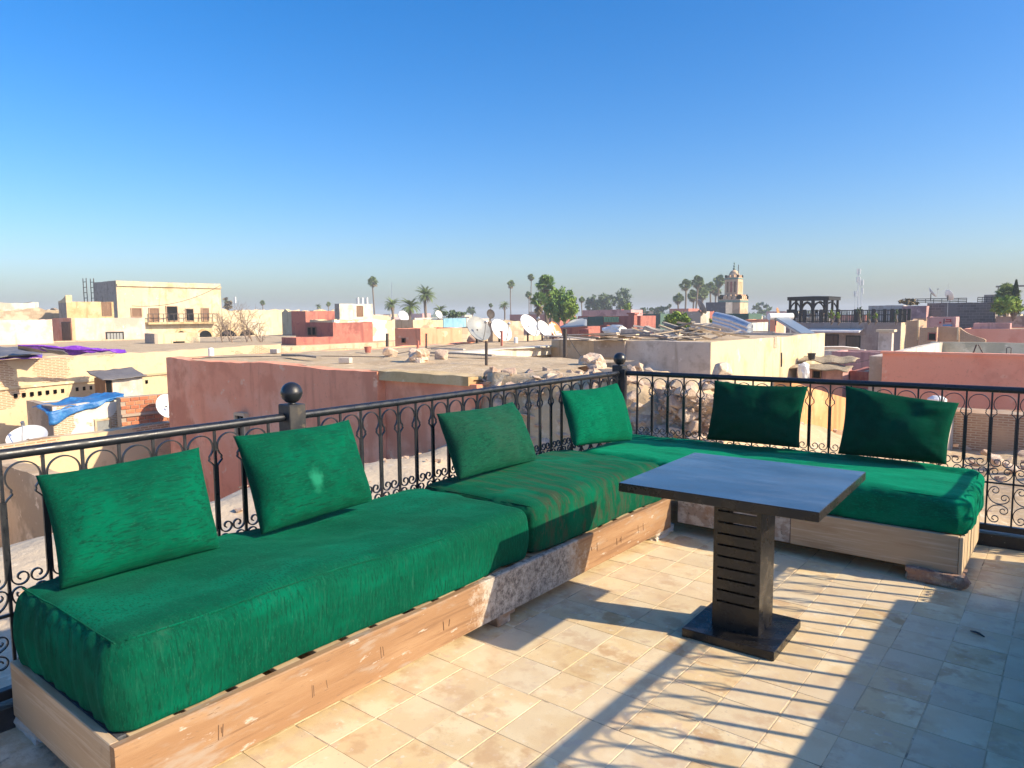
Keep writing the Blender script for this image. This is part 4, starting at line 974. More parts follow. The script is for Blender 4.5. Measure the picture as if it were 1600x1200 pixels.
dish(686, 491, 54, .62, cdir(.6, -.6, .4), M_DISH, 'smallest white dish near the date palms', .8, arm=False)
dish(767, 490.5, 48, .65, cdir(.55, -.7, .2), M_ROPE, 'rusty round dish behind the row of white dishes', .6, arm=False)
dish(1457.5, 457, 60, .95, cdir(.75, -.35, .6), M_DISH, 'mesh dish on the dark roof at right', 2.6)
dish(1483.5, 461, 60, .95, cdir(.9, .1, .35), M_DISH, 'white dish seen edge-on at right skyline', 2.6, arm=False)
dish(1216, 488, 40, .55, cdir(.75, -.5, .2), M_DISHO, 'brown round drum-like dish left of the gazebo', 1.0, arm=False)
dish(1097, 479, 60, 1.35, cdir(.95, .1, .5), M_DISHG, 'tall thin dish above the white roof cube', 1.8, arm=False)

# ---- pale houses, upper left
C1 = cblock('whitish pink house with grille window and shaded door side', (111, 497), 50, 82, 226, P_PALEPINK, front=P_RED, par=.15)
opening(C1, 'S', (168, 537), (191, 520), M_DISHG, M_GLASSD, bars=4); opening(C1, 'F', (100, 540), (110, 505), M_DOOR, M_DOOR, nm='door', sill=False)
C2 = house('white walled house at far left edge', *(lambda P: (P[0]-9, P[0], P[1], on_x(81, 499, P[0])[1], P[2]))(at(-45, 500, 43)), P_PALEPINK, par=.1)
D1 = house('cream house behind the rubble on left skyline', *(lambda P: (P[0]-8, P[0], P[1], on_x(60, 471, P[0])[1], P[2]))(at(-45, 472, 66)), P_WHITE, par=.1, amp=.1)
terr = cblock('rubble heaped roof on the left skyline', (-30, 484), 60, -60, 100, P_STONEW, amp=.5, par=.1, deep=3)
B1 = cblock('ochre house with tall parapet horn and brown door', (103, 471), 62, 91, 177, P_YEL, front=P_GREYB, par=.2)  # shade of the front face painted in as darker grey
opening(B1, 'S', (161, 493), (172, 473.5), M_DOOR, M_DOOR, nm='door', sill=False)
x0, x1, y0, y1, z1 = ext(B1); m = MB(); strip(m, (x0, y0-.01), (x1+.01, y0-.01), z1-.1, z1+.1, .5, .0, 8, 0, 0, slope=lambda t: z1+.05+.5*t**2); m.build('parapet_horn', P_CREAM, B1)
E1 = cblock('low ochre house with dark slot window', (241, 521), 44, 226, 312, P_CREAM, front=P_GREYB, par=.1); opening(E1, 'S', (270, 538), (288, 533), M_HOLE, P_CREAM)  # front painted darker grey for the shade on it
# big cream house with balcony
A = cblock('tall cream house with balcony and five shuttered windows', (181, 438.5), 80, 145, 344, P_CREAM, front=P_GREYB, par=.25, amp=.05)  # unlit front face gets its shade from a darker wall colour
for q0, q1, mt in [((206, 495), (220, 482), M_DOOR), ((234, 502), (247, 482), M_DOOR), ((261, 501), (276, 479), M_HOLE), ((291, 501), (301, 483), M_HOLE), ((316, 501), (325, 482), M_DOOR)]:
    opening(A, 'S', q0, q1, mt, P_RUINB, .12)
x0, x1, y0, y1, z1 = ext(A)
ya, yb_ = on_x(226, 500, x1)[1], on_x(334, 500, x1)[1]; zb = on_x(280, 503, x1)[2]; zr = on_x(280, 491, x1)[2]
m = MB(); m.box(x1+.02, x1+.9, ya, yb_, zb-.25, zb); bal = m.build('balcony', P_YEL, A)
for k in range(15):
    yy = ya+(yb_-ya)*k/14; m = MB(); m.box(x1+.82, x1+.87, yy-.03, yy+.03, zb, zr); m.build('baluster', M_ROPE, bal)
m = MB(); m.box(x1+.8, x1+.89, ya, yb_, zr, zr+.07); m.build('rail', M_ROPE, bal)
zc = on_x(181, 445, x1)[2]; m = MB(); m.box(x1+.01, x1+.2, y0, y1, zc-.12, zc+.12); m.build('cornice', P_CREAM, A)
# arcade wing
ye = on_x(455, 486, x1)[1]; zl = on_x(400, 484.5, x1)[2]
A2 = house('lower cream arcade wing beside the balcony house', x1-6, x1+.0, y1+.05, ye, zl, P_CREAM, par=.3, amp=.25)
y_ = y1+.05
for (pa, pb, pt, pbm) in [(310, 331, 516, 541), (341, 371, 515, 541), (373, 397, 515, 541), (276, 290, 517, 541)]:
    u0, u1 = on_x(pa, 530, x1+.02)[1], on_x(pb, 530, x1+.02)[1]; zt_ = on_x((pa+pb)/2, pt, x1)[2]; zb_ = on_x((pa+pb)/2, pbm, x1)[2]-1.5
    r = (u1-u0)/2; uc = (u0+u1)/2; pts = [(u0, zb_), (u1, zb_)]+[(uc+r*math.cos(a), zt_-r+r*math.sin(a)) for a in np.linspace(0, math.pi, 12)]
    k = len(pts); m = MB(); m.add([(x1-.05, u, z) for u, z in pts]+[(x1+.035, u, z) for u, z in pts], [tuple(range(k))[::-1], tuple(range(k, 2*k))]+[(i, (i+1) % k, k+(i+1) % k, k+i) for i in range(k)])
    m.build('arch_shade_panel', M_HOLE, A2 if pa > 300 else A)  # solid near-black panel paints the shade under the arch
    rim = [(x1+.06, u0, zb_)]+[(x1+.06, uc-(r+.1)*math.cos(a), zt_-r+(r+.1)*math.sin(a)) for a in np.linspace(0, math.pi, 14)]+[(x1+.06, u1, zb_)]
    m = MB(); m.sweep(rim, [(-.12, -.08), (.12, -.08), (.12, .08), (-.12, .08)], (1, 0, 0)); m.build('arch_surround', P_YEL, A2 if pa > 300 else A)
# scaffold
P0 = at(140, 470, 84); sc_ = empty('scaffold', tuple(P0), 'tubular scaffold tower left of the tall cream house', 'scaffold')
for dx in (-.45, .45):
    for dy in (-.4, .4): m = MB(); m.tube([(P0[0]+dx, P0[1]+dy, P0[2]-.6), (P0[0]+dx, P0[1]+dy, P0[2]+2.6)], .05, 5); m.build('standard', M_ROPE, sc_)
for k in range(5):
    z = P0[2]-.3+k*.62
    for dy in (-.4, .4): m = MB(); m.tube([(P0[0]-.45, P0[1]+dy, z), (P0[0]+.45, P0[1]+dy, z)], .04, 5); m.build('ledger', M_ROPE, sc_)
# middle band
mid = [
 ('terracotta shed wall in shade above the arcade end', (477, 486), 60, 455, 480, P_BRICKRED, {}),
 ('small red house with two square windows in mid distance', (520, 504), 42, 462, 523, P_BRICKRED, {'deep': 2}),
 ('low red wall left of the two-window house', (463, 528), 40, 440, 466, P_BRICKRED, {}),
 ('cream house with ragged stony parapet', (522, 500), 44, 484, 617, P_CREAM, {'amp': .10, 'side': P_SHED}),
 ('white roof room with one door', (530, 474.5), 75, 523, 582, P_WHITE, {'front': P_GREYB}),  # grey front paints the shaded face of the white room
 ('red walled cube right of the cream stony house', (657, 513.5), 35, 617, 660, P_RED, {}),
 ('brown shaded wall behind the red cube', (645, 500), 50, 617, 648, P_TAN, {}),
 ('bright white wall under the small dish', (648, 497), 55, 642, 692, P_WHITE, {}),
 ('pale blue painted wall beside the white wall', (693, 497.5), 55.6, 690, 728, P_BLUE, {}),
 ('rough stone wall left of the grey dish', (661, 514), 38, 655, 745, P_STONEW, {'amp': .12, 'side': P_STONEW}),
 ('white wall behind the blue one', (729, 497), 58, 724, 742, P_WHITE, {}),
 ('rough stone gable behind the dishes', (770, 503), 46, 762, 818, P_STONEW, {'amp': .15, 'side': P_STONEW}),
 ('reddish low wall below the round tree', (918, 510), 60, 862, 922, P_BRICKRED, {'deep': 2}),
 ('orange red house with green shutters and pillar', (1001, 493.5), 66, 903, 1004, P_BRICKRED, {'deep': 3}),
 ('long low pinkish roof behind the green shuttered house', (986, 484), 88, 910, 990, P_PINK, {'deep': 3}),
 ('broken cream house with ruined parapet left of palms', (456, 484.5), 70, 440, 482, P_CREAM, {'amp': .3}),
 ('small ruined cream house between white roof room and palms', (490, 486), 78, 484, 522, P_CREAM, {'amp': .3}),
]
MID = {}
for lb, c, D, lx, rx, wm, kw in mid:
    kw = dict(kw); kw.setdefault('par', .12); MID[lb] = cblock(lb, c, D, lx, rx, wm, **kw)
h = MID['small red house with two square windows in mid distance']
opening(h, 'F', (482, 523), (486.5, 512)); opening(h, 'F', (489, 523), (493.5, 512))
opening(MID['white roof room with one door'], 'S', (558.5, 494), (566, 479), M_DOOR, M_DOOR, nm='door', sill=False)
opening(MID['red walled cube right of the cream stony house'], 'F', (629, 535), (633, 529))
h = MID['orange red house with green shutters and pillar']
x0, x1, y0, y1, z1 = ext(h)
def fpanel(t, pa, pb, ya_, yb_, mt, nm, d=.06):
    a, b_ = on_y(pa, yb_, ext(t)[2]), on_y(pb, ya_, ext(t)[2]); m = MB(); m.box(a[0], b_[0], ext(t)[2]-d, ext(t)[2]+.05, a[2], b_[2]); return m.build(nm, mt, t)
fpanel(h, 919, 943, 494.2, 518, P_GREEN, 'green_gate', .08)
for k in range(6): fpanel(h, 944.5+k*3.9, 947.6+k*3.9, 495, 503.5, P_GREENL, 'shutter', .1)
fpanel(h, 905, 918, 496, 510, P_GREYB, 'grey_panel')
a = on_y(992, 512, y0); m = MB(); m.box(a[0]-.3, a[0]+.3, y0-.7, y0-.1, -2, z1+.15); m.box(a[0]-.42, a[0]+.42, y0-.82, y0+.02, z1+.15, z1+.3); m.build('pillar', P_BRICKRED, h)
a = on_y(951, 510, y0); m = MB(); m.box(a[0]-.35, a[0]+.4, y0-1.0, y0-.1, -2, a[2]+.15); m.build('chimney', P_BRICKRED, h)
opening(h, 'F', (1001, 491), (1002, 490))
sheet('sloping grey corrugated roof below the round tree', [on_z(872, 512, .6), on_z(917, 509, .8), on_z(917, 496, 1.3), on_z(897, 499, 1.2)], 0, M_DISHG, .02, nm='sheet_roof', cat='roof', n=8)
cblock('dark green fenced house behind the scrap pile', (1032, 490), 92, 1000, 1034, P_GREEN, deep=3, par=.1)
cblock('red parapet house left of the white cube', (1094, 486), 62, 1078, 1096, P_BRICKRED, deep=1.5, par=.1, amp=.15)
cblock('bright white roof cube below the tall thin dish', (1095, 486.5), 60, 1093, 1109, P_WHITE, par=.1)
cblock('roof room in shadow-dark colour before the minaret', (1134, 472), 82, 1103, 1136, M_TARPD, par=.1, deep=2)  # shadow on this room put into its dark wall colour
cblock('green netted roof frame right of the minaret', (1170, 490), 58, 1140, 1172, P_GREEN, par=.1, deep=2)
cblock('red roofed terrace below the hazy skyline', (1212, 499), 54, 1165, 1216, P_RED, par=.05, deep=2)
cblock('pale house behind the silver sheets', (1150, 505), 44, 1080, 1200, P_WHITE, par=.05, deep=2)
# silver rolled sheets and the solar panel
Pa, Pb = at(1118, 494, 33), at(1172, 511, 31)
for k in range(3):
    m = MB(); o_ = np.array([0, 0, -.16*k]); m.tube([Pa+o_, (Pa+Pb)/2+o_+np.array([0, 0, .05]), Pb+o_*1.2], .20, 14, scale=[1, 1.05, .9])
    tag(m.build('duct', M_SILVER, smooth=True), ['uppermost silver roll on the roof before the minaret', 'middle silver roll on the roof before the minaret', 'lowest silver roll on the roof before the minaret'][k], 'duct', 'silver rolls on the roof')
Pa, Pb = at(1219, 498, 31), at(1262, 524, 29); d = (Pb-Pa)/np.linalg.norm(Pb-Pa); sdv = np.cross(d, (0, 0, 1)); sdv /= np.linalg.norm(sdv); nv = np.cross(sdv, d)
M_PANEL = mat('dusty_collector_glass', (.22, .27, .32), rough=.3)
sp = empty('solar_heater', tuple(Pb), 'tilted glass solar water heater left of the gazebo', 'solar heater')
for nm, mt, w, e0, e1 in (('frame', M_STEEL, .34, 0, .08), ('glass', M_PANEL, .30, .082, .10)):
    m = MB(); c4 = [Pa-sdv*w, Pa+sdv*w, Pb+sdv*w, Pb-sdv*w]; m.quadbox([c+nv*e0 for c in c4], [c+nv*e1 for c in c4]); m.build(nm, mt, sp)
m = MB(); m.tube([Pa-sdv*.55+nv*.1, Pa+sdv*.55+nv*.1], .15, 14); m.build('tank', M_DISH, sp, smooth=True)
for s in (-.5, .5):
    m = MB(); q = Pa+sdv*s; m.tube([q, (q[0], q[1], .6)], .03, 5); m.build('leg', M_STEEL, sp)
# ---------------------------------------------------------------- minaret
mn = at(1156.5, 467, 125); mx1, my0 = mn[0], mn[1]; mx0 = on_y(1123, 470, my0)[0]; W = mx1-mx0
P_MIN = plaster('minaret_brick', (.62, .42, .26), (.54, .35, .21), (.68, .49, .32), .3)
P_TILEG = mat('green_glazed_tile', (.16, .24, .19), rough=.5)
mt_ = empty('minaret', ((mx0+mx1)/2, my0+W/2, -6), 'square brick minaret with green tile band and lantern', 'minaret')
zt = mn[2]; cxm, cym = (mx0+mx1)/2, my0+W/2
m = MB(); m.bbox(mx0, mx1, my0, my0+W, -6, zt, .05); m.build('shaft', P_MIN, mt_)
m = MB(); m.box(mx0-.04, mx1+.04, my0-.04, my0+W+.04, zt-.62, zt-.22); m.build('tile_band', P_TILEG, mt_)
for k in range(5):
    for (dx, dy) in ((k/4, 0), (1, k/4), (k/4, 1), (0, k/4)):
        if (dx, dy) in ((1, 1),) and k: pass
        xx, yy = mx0+.3+dx*(W-.6), my0+.3+dy*(W-.6)
        if k in (0, 4) and dy in (0, 1) and dx not in (0, 1): continue
        m = MB(); m.box(xx-.32, xx+.32, yy-.3, yy+.3, zt, zt+.55); m.box(xx-.2, xx+.2, yy-.2, yy+.2, zt+.55, zt+.8); m.build('merlon', P_MIN, mt_)
a = on_y(1155.5, 430, my0+1.0); lw = W*.31
zl0, zl1 = zt+.1, on_y(1145, 433.5, my0+W*.3)[2]
m = MB(); m.bbox(cxm-lw, cxm+lw, cym-lw, cym+lw, zl0, zl1, .03); ln = m.build('lantern', P_MIN, mt_)
m = MB(); m.box(cxm-lw-.06, cxm+lw+.06, cym-lw-.06, cym+lw+.06, zl1-.35, zl1-.1); m.build('tile_band', P_TILEG, ln)
for s in (-.55, 0, .55):
    m = MB(); m.box(cxm+s*lw-.16, cxm+s*lw+.16, cym-lw-.05, cym-lw+.05, zl0+1.1, zl1-.75); m.build('blind_arch', M_DOOR if s else P_BRICKRED, ln)
    m = MB(); m.box(cxm+lw-.05, cxm+lw+.05, cym+s*lw-.14, cym+s*lw+.14, zl0+1.1, zl1-.75); m.build('blind_arch', P_YEL, ln)
for k in range(4):
    for (dx, dy) in ((-1+k*2/3, -1), (1, -1+k*2/3), (-1+k*2/3, 1), (-1, -1+k*2/3)):
        m = MB(); xx, yy = cxm+dx*lw*.9, cym+dy*lw*.9; m.box(xx-.13, xx+.13, yy-.13, yy+.13, zl1, zl1+.42); m.build('merlon', P_MIN, ln)
m = MB(); m.lathe([(lw*.80*math.cos(a), 1.35*math.sin(a)) for a in np.linspace(0, 1.5, 9)], (cxm, cym, zl1), 16); m.build('dome', P_MIN, mt_, smooth=True)
for k, r in enumerate((.24, .19, .14)):
    m = MB(); zc = zl1+1.55+k*.46; m.lathe([(r*math.cos(a)+.01, r*math.sin(a)) for a in np.linspace(-1.5, 1.5, 7)], (cxm, cym, zc), 10); m.build('finial_ball', P_TILEG, mt_)
m = MB(); m.tube([(cxm, cym, zl1+1.2), (cxm, cym, zl1+2.7)], .04, 5); m.build('finial_rod', M_ROPE, mt_)
m = MB(); m.tube([(cxm+lw*.75, cym-lw*.4, zl1), (cxm+lw*.8, cym-lw*.4, zl1+2.2)], .07, 5); m.build('flag_pole', M_ROPE, mt_)

# odds and ends lying about on the near roofs
rj = random.Random(9)
def junk(px, py, z, kind, label):
    P = on_z(px, py, z)
    if kind == 'pot': m = MB(); m.lathe([(.07, 0), (.10, .14), (.11, .16), (.09, .16)], tuple(P), 12); return tag(m.build('pot', P_BRICKRED), label, 'pot')
    if kind == 'block': m = MB(); m.bbox(P[0]-.13, P[0]+.13, P[1]-.07, P[1]+.07, P[2]-.02, P[2]+.10, .01); o = m.build('block', P_GREY); o.rotation_euler[2] = rj.uniform(0, 3); return tag(o, label, 'block')
    if kind == 'can': m = MB(); m.lathe([(.07, 0), (.07, .18), (.03, .21)], tuple(P), 12); return tag(m.build('jerry_can', M_DISH), label, 'can')
    a = rj.uniform(-.4, .4); m = MB(); d = np.array([math.cos(a), math.sin(a), 0])*rj.uniform(.5, 1.1); m.sweep([P-d+np.array([0, 0, .05]), P+np.array([0, 0, .06]), P+d+np.array([0, 0, .04])], [(-.07, -.02), (.07, -.02), (.07, .02), (-.07, .02)], (0, 0, 1)); return tag(m.build('plank', M_PLANK), label, 'plank')
for i, a in enumerate([(470, 559, RZ, 'plank', 'grey plank lying on the middle of red house roof'), (540, 566, RZ, 'block', 'cement block near the front of red house roof'), (575, 551, RZ, 'pot', 'terracotta pot left of the masonry stump'),
    (700, 548, RZ, 'plank', 'plank left of the grey dish footing'), (720, 556, RZ, 'plank', 'plank leading to the white roof edge'), (806, 536, RZ, 'can', 'white can between the dishes'), (430, 551, RZ, 'block', 'small cement block at the left part of red house roof'),
    (330, 556, RZ, 'can', 'white can at far left of red house roof'), (1140, 524, .72, 'block', 'block on the yellow house roof'), (1190, 520, .72, 'plank', 'plank on the yellow house roof edge')]): junk(*a)
def cable(a, b_, sag, label, r=.010):
    a, b_ = np.array(a), np.array(b_); pts = [a+(b_-a)*t-np.array([0, 0, sag*4*t*(1-t)]) for t in np.linspace(0, 1, 14)]
    m = MB(); m.tube(pts, r, 5); return tag(m.build('cable', M_ROPE), label, 'cable', 'cables slung between the roofs')
cable(on_z(748, 536, RZ), on_z(600, 558, RZ)+np.array([0, 0, .02]), -.05, 'black cable trailing from the grey dish over the roof')
cable(on_z(600, 558, RZ), on_z(300, 560, RZ), -.04, 'black cable trailing to the left of red house roof')
cable(at(883, 516, 22), at(930, 577, 17.5), .15, 'slack wire from the black post to the boulder')
cable(at(1300, 560, 29), at(1378, 553, 29), .25, 'slack wire across the faded pink house')
cable(at(206, 478, 78), at(344, 446, 86), .8, 'long drooping wire across the tall cream house', .03)
# ---------------------------------------------------------------- cafe terrace with the black gazebo
CF = cblock('cafe building with shade-toned front under the black gazebo', (1408, 504), 58, 1228, 1416, P_GREYB, front=plaster('cafe_plaster_shade_tone', (.34, .28, .24), (.28, .22, .19), (.39, .33, .29), .4), side=P_CREAM, par=.05)  # front and side colours carry shade and sunlight of the two faces
x0, x1, y0, y1, z1 = ext(CF)
opening(CF, 'F', (1284, 540), (1309, 524), M_GLASSD, M_HOLE, bars=3); opening(CF, 'F', (1323, 542), (1343, 526), M_GLASSD, M_HOLE, bars=3)
a, b_ = on_y(1265, 516, y0), on_y(1348, 519, y0); m = MB(); m.quadbox([(a[0], y0-1.3, a[2]-.15), (b_[0], y0-1.3, a[2]-.15), (b_[0], y0-.02, a[2]+.05), (a[0], y0-.02, a[2]+.05)], [(a[0], y0-1.3, a[2]-.02), (b_[0], y0-1.3, a[2]-.02), (b_[0], y0-.02, a[2]+.14), (a[0], y0-.02, a[2]+.14)]); m.build('awning', M_DISH, CF)
# gazebo
gx0, gx1 = on_y(1234.5, 480, y0+.4)[0], on_y(1292, 480, y0+.4)[0]; gy0 = y0+.4; gd = 3.4; gy1 = gy0+gd
zt = on_y(1265, 461.5, gy0)[2]
M_BLK = mat('black_timber', (.018, .017, .017), rough=.6)
gz = empty('gazebo', ((gx0+gx1)/2, (gy0+gy1)/2, z1), 'black timber gazebo with cut-out brackets on cafe roof', 'gazebo')
px_ = [gx0, gx0+(gx1-gx0)*.30, gx0+(gx1-gx0)*.64, gx1]
bays = [(px_[0], gy0), (px_[1], gy0), (px_[2], gy0), (px_[3], gy0), (px_[0], gy1), (px_[1], gy1), (px_[2], gy1), (px_[3], gy1), (px_[0], (gy0+gy1)/2), (px_[3], (gy0+gy1)/2)]
for x, y in bays: m = MB(); m.box(x-.09, x+.09, y-.09, y+.09, z1, zt-.3); m.build('post', M_BLK, gz)
m = MB(); m.box(gx0-.2, gx1+.2, gy0-.2, gy0+.05, zt-.42, zt-.12); m.box(gx0-.2, gx1+.2, gy1-.05, gy1+.2, zt-.42, zt-.12); m.box(gx0-.2, gx0+.05, gy0+.06, gy1-.06, zt-.42, zt-.12); m.box(gx1-.05, gx1+.2, gy0+.06, gy1-.06, zt-.42, zt-.12); m.build('fascia', M_BLK, gz)
m = MB(); m.add([(gx0-.3, gy0-.3, zt-.12), (gx1+.3, gy0-.3, zt-.12), (gx1+.3, gy1+.3, zt-.12), (gx0-.3, gy1+.3, zt-.12), ((gx0+gx1)/2, (gy0+gy1)/2, zt-.02)], [(0, 1, 4), (1, 2, 4), (2, 3, 4), (3, 0, 4), (3, 2, 1, 0)]); m.build('roof', M_BLK, gz)
def bracket(x, y, dx, dy):
    pts = [(x+dx*.06, y+dy*.06, zt-1.15), (x+dx*.14, y+dy*.14, zt-.9), (x+dx*.30, y+dy*.30, zt-.68), (x+dx*.55, y+dy*.55, zt-.55)]
    m = MB(); m.tube(pts, .06, 6, scale=[.6, 1, 1.3, 1.2]); m.build('bracket', M_BLK, gz)
for i, (x, y) in enumerate(bays[:8]):
    if i % 4 < 3: bracket(x, y, 1, 0)
    if i % 4 > 0: bracket(x, y, -1, 0)
def lowrail(xa, ya, xb, yb, z0, h, label, n, posts=0):
    t = empty('roof_railing', ((xa+xb)/2, (ya+yb)/2, z0), label, 'railing', 'railings on the cafe roof')
    for z in (z0+h, z0+h*.62, z0+.1): m = MB(); m.tube([(xa, ya, z), (xb, yb, z)], .035, 5); m.build('rail', M_BLK, t)
    for k in range(n+1): m = MB(); x, y = xa+(xb-xa)*k/n, ya+(yb-ya)*k/n; w = .12 if posts and k % posts == 0 else .022; m.box(x-w, x+w, y-w, y+w, z0, z0+h+(.1 if w > .1 else 0)); m.build('baluster', M_BLK, t)
    return t
xr = on_y(1414, 490, y0+.15)[0]
lowrail(x0+.15, y0+.15, xr, y0+.15, z1, 1.02, 'black balustrade along the front of the cafe roof', 60, 9)
lowrail(x1-.12, y0+.25, x1-.12, y1-.1, z1, 1.02, 'black balustrade along the sunny end of the cafe roof', 8, 8)
lowrail(x0+.2, y1-.2 if y1 < y0+9 else y0+8.6, xr, y1-.2 if y1 < y0+9 else y0+8.6, z1, 1.02, 'black balustrade along the back of the cafe roof', 40, 8)
# lattice screen panels at left of gazebo
for k, px in enumerate((1233, 1240)):
    a = on_y(px, 490, y0+.2); m = MB(); m.box(a[0]-.17, a[0]+.17, y0+.05, y0+.12, z1, z1+1.15); tag(m.build('screen', M_BLK), ['leftmost black screen panel at the foot of gazebo', 'second black screen panel at the foot of gazebo'][k], 'screen', 'black screen panels of the cafe roof')
M_CUSH = mat('white_seat_cloth', (.72, .70, .66), rough=.9)
for k, px in enumerate((1250, 1258, 1268, 1276, 1287, 1293)):
    a = on_y(px, 500, y0+1.4); t = empty('seat', (a[0], y0+1.4, z1), 'white cushioned seat inside the black gazebo', 'seat', 'white seats in the gazebo')
    m = MB(); m.bbox(a[0]-.3, a[0]+.3, y0+1.1, y0+1.7, z1+.03, z1+.42, .05); m.build('cushion', M_CUSH, t)
    m = MB(); m.bbox(a[0]-.3, a[0]+.3, y0+1.7, y0+1.85, z1+.1, z1+.8, .05); m.build('backrest', M_CUSH if k % 2 else M_RUB, t)

# ---------------------------------------------------------------- foliage helpers
def leafmat(name, a, b_, c):
    return mat(name, a, [(2.2, 3, b_, .42, .62), (7, 3, c, .55, .72)], rough=.75, spec=.25, coord='OBJ')
L_DK = leafmat('dark_leaves', (.12, .22, .045), (.19, .31, .06), (.28, .40, .08))
L_YG = leafmat('bright_leaves', (.18, .28, .04), (.26, .36, .05), (.34, .40, .08))
L_OLV = leafmat('grey_green_leaves', (.10, .15, .07), (.14, .20, .09), (.18, .23, .11))
L_PALM = leafmat('palm_fronds', (.14, .20, .06), (.20, .26, .08), (.27, .28, .11))
L_DRY = leafmat('dry_fronds', (.20, .15, .08), (.26, .20, .11), (.15, .11, .06))
M_BARK = mat('grey_bark', (.19, .145, .105), [(6, 4, (.13, .10, .07), .5, .65, (1, 1, .4))], rough=.95)
def leaves(m, c, rad, n, size, rng_, bias=.45):
    """leaf quads through a lumpy volume: clumps"""
    c = np.array(c); rad = np.array(rad); nc = max(10, n//36)
    cl = []
    while len(cl) < nc:
        p = rng_.normal(size=3); p /= np.linalg.norm(p); r = rng_.random()**bias
        q = p*r; q[2] = max(q[2], -.75); cl.append(q*(1+.16*rng_.normal()))
    cl = np.array(cl)
    V = []; F = []
    for k in range(n):
        q = cl[rng_.integers(nc)]+rng_.normal(size=3)*.12
        p = c+q*rad; s = size*rng_.uniform(.6, 1.3)
        a = rng_.normal(size=3); a /= np.linalg.norm(a); b2 = np.cross(a, rng_.normal(size=3)); b2 /= np.linalg.norm(b2)
        i = len(V); V += [p-a*s, p-b2*s*.45, p+a*s, p+b2*s*.45]; F.append((i, i+1, i+2, i+3))
    m.add(V, F); return m
def tree(px, py_top, py_bot, D, halfw, label, lm, n, size, zb=None, trunk=True, group='trees over the roofs', name='tree', cat='tree', lobes=1):
    T = at(px, py_top, D); B = at(px, py_bot, D); c = (T+B)/2; hz = (T[2]-B[2])/2; rx = halfw*D/FOC
    zb = -6 if zb is None else zb
    t = empty(name, (c[0], c[1], zb), label, cat, group); rg_ = np.random.default_rng(int(px*7+py_top))
    m = MB()
    for k in range(lobes):
        o = np.zeros(3) if lobes == 1 else np.array([rg_.uniform(-.45, .45)*rx*_r[0], rg_.uniform(-.45, .45)*rx*_r[1], rg_.uniform(-.4, .25)*hz])
        f = 1 if lobes == 1 else rg_.uniform(.55, .8)
        leaves(m, c+o, (rx*f, rx*f, hz*f), n//lobes, size, rg_)
    m.build('crown', lm, t)
    if trunk:
        m = MB(); m.tube([(c[0], c[1], zb), (c[0]+.1, c[1], (zb+B[2])/2), (c[0], c[1]+.05, c[2])], max(.08, rx*.09), 7, scale=[1.2, 1, .4])
        for k in range(5):
            a = rg_.uniform(0, 6.28); m.tube([(c[0], c[1], B[2]-.3), (c[0]+math.cos(a)*rx*.3, c[1]+math.sin(a)*rx*.3, c[2]-.1*hz), (c[0]+math.cos(a)*rx*.6, c[1]+math.sin(a)*rx*.6, c[2]+.4*hz)], max(.04, rx*.04), 5, scale=[1, .7, .3])
        m.build('trunk', M_BARK, t)
    return t
tree(882, 450, 506, 80, 27, 'dense round dark green tree beside the big palm', L_DK, 5200, .22, lobes=3)
tree(894, 464, 503, 79, 15, 'right lobe in sun-brightened leaf tone next to the round tree', L_YG, 900, .2)  # sunlight on this lobe put into its brighter leaf colour
tree(927, 459, 486, 190, 13, 'hazy grey green tree, left of the far trio', L_OLV, 900, .42)
tree(945, 457, 488, 190, 17, 'hazy grey green tree, middle of the far trio', L_OLV, 1300, .42)
tree(973, 453, 488, 190, 16, 'tallest hazy grey green tree of the far trio', L_OLV, 1300, .42)
tree(984, 472, 486, 110, 9, 'small yellow green tree above the red pillar', L_YG, 420, .22)
tree(1057, 486, 516, 52, 27, 'bright yellow green shrub behind the scrap timber', L_YG, 2300, .13, lobes=3, zb=-2)
tree(1112, 495, 512, 50, 4, 'thin green shrub beside the white roof cube', L_YG, 260, .12, zb=-2)
tree(1190, 474, 492, 240, 12, 'hazy tree on the skyline right of minaret', L_OLV, 700, .5)
tree(1030, 478, 492, 200, 14, 'low hazy greenery left of the palm group', L_OLV, 600, .45)
tree(1003, 478, 492, 210, 7, 'hazy bush on the skyline beside the pillar', L_OLV, 300, .45)
tree(1584, 462, 496, 60, 28, 'bushy green shrub on the rightmost roof', L_YG, 2600, .15, zb=1, lobes=2)
tree(1420, 466, 478, 64, 14, 'dry straw coloured plants along the pink roof edge', L_DRY, 500, .16, zb=1.5, trunk=False)
tree(1380, 528, 546, 40, 5, 'small plants beside the grey roof pillar', L_YG, 260, .08, zb=-1, trunk=False)
tree(706, 487, 497, 90, 22, 'olive scrub behind the blue wall', L_OLV, 700, .2, zb=-2, trunk=False)
tree(355, 468, 486, 150, 8, 'hazy tree just right of the tall cream house', L_DRY, 300, .35)
tree(738, 480, 492, 230, 10, 'faint hazy tree above the white wall', L_OLV, 350, .5)
for i, px in enumerate((1299, 1343, 1368, 1400, 1310, 1357)):
    tree(px, [482, 478, 484, 484, 488, 486][i], 502, 57, [4, 3.5, 4, 3, 3, 3][i], ['potted plant just right of the gazebo on cafe roof', 'tallest potted plant under the telecom masts', 'potted plant in the right half of cafe balustrade', 'potted plant at the sunny end of cafe roof', 'small low plant beside gazebo on cafe roof', 'small low plant below the telecom masts'][i], L_OLV if i % 2 else L_YG, 170, .09, zb=z1, group='potted plants on the cafe roof', name='potted_plant', cat='plant')
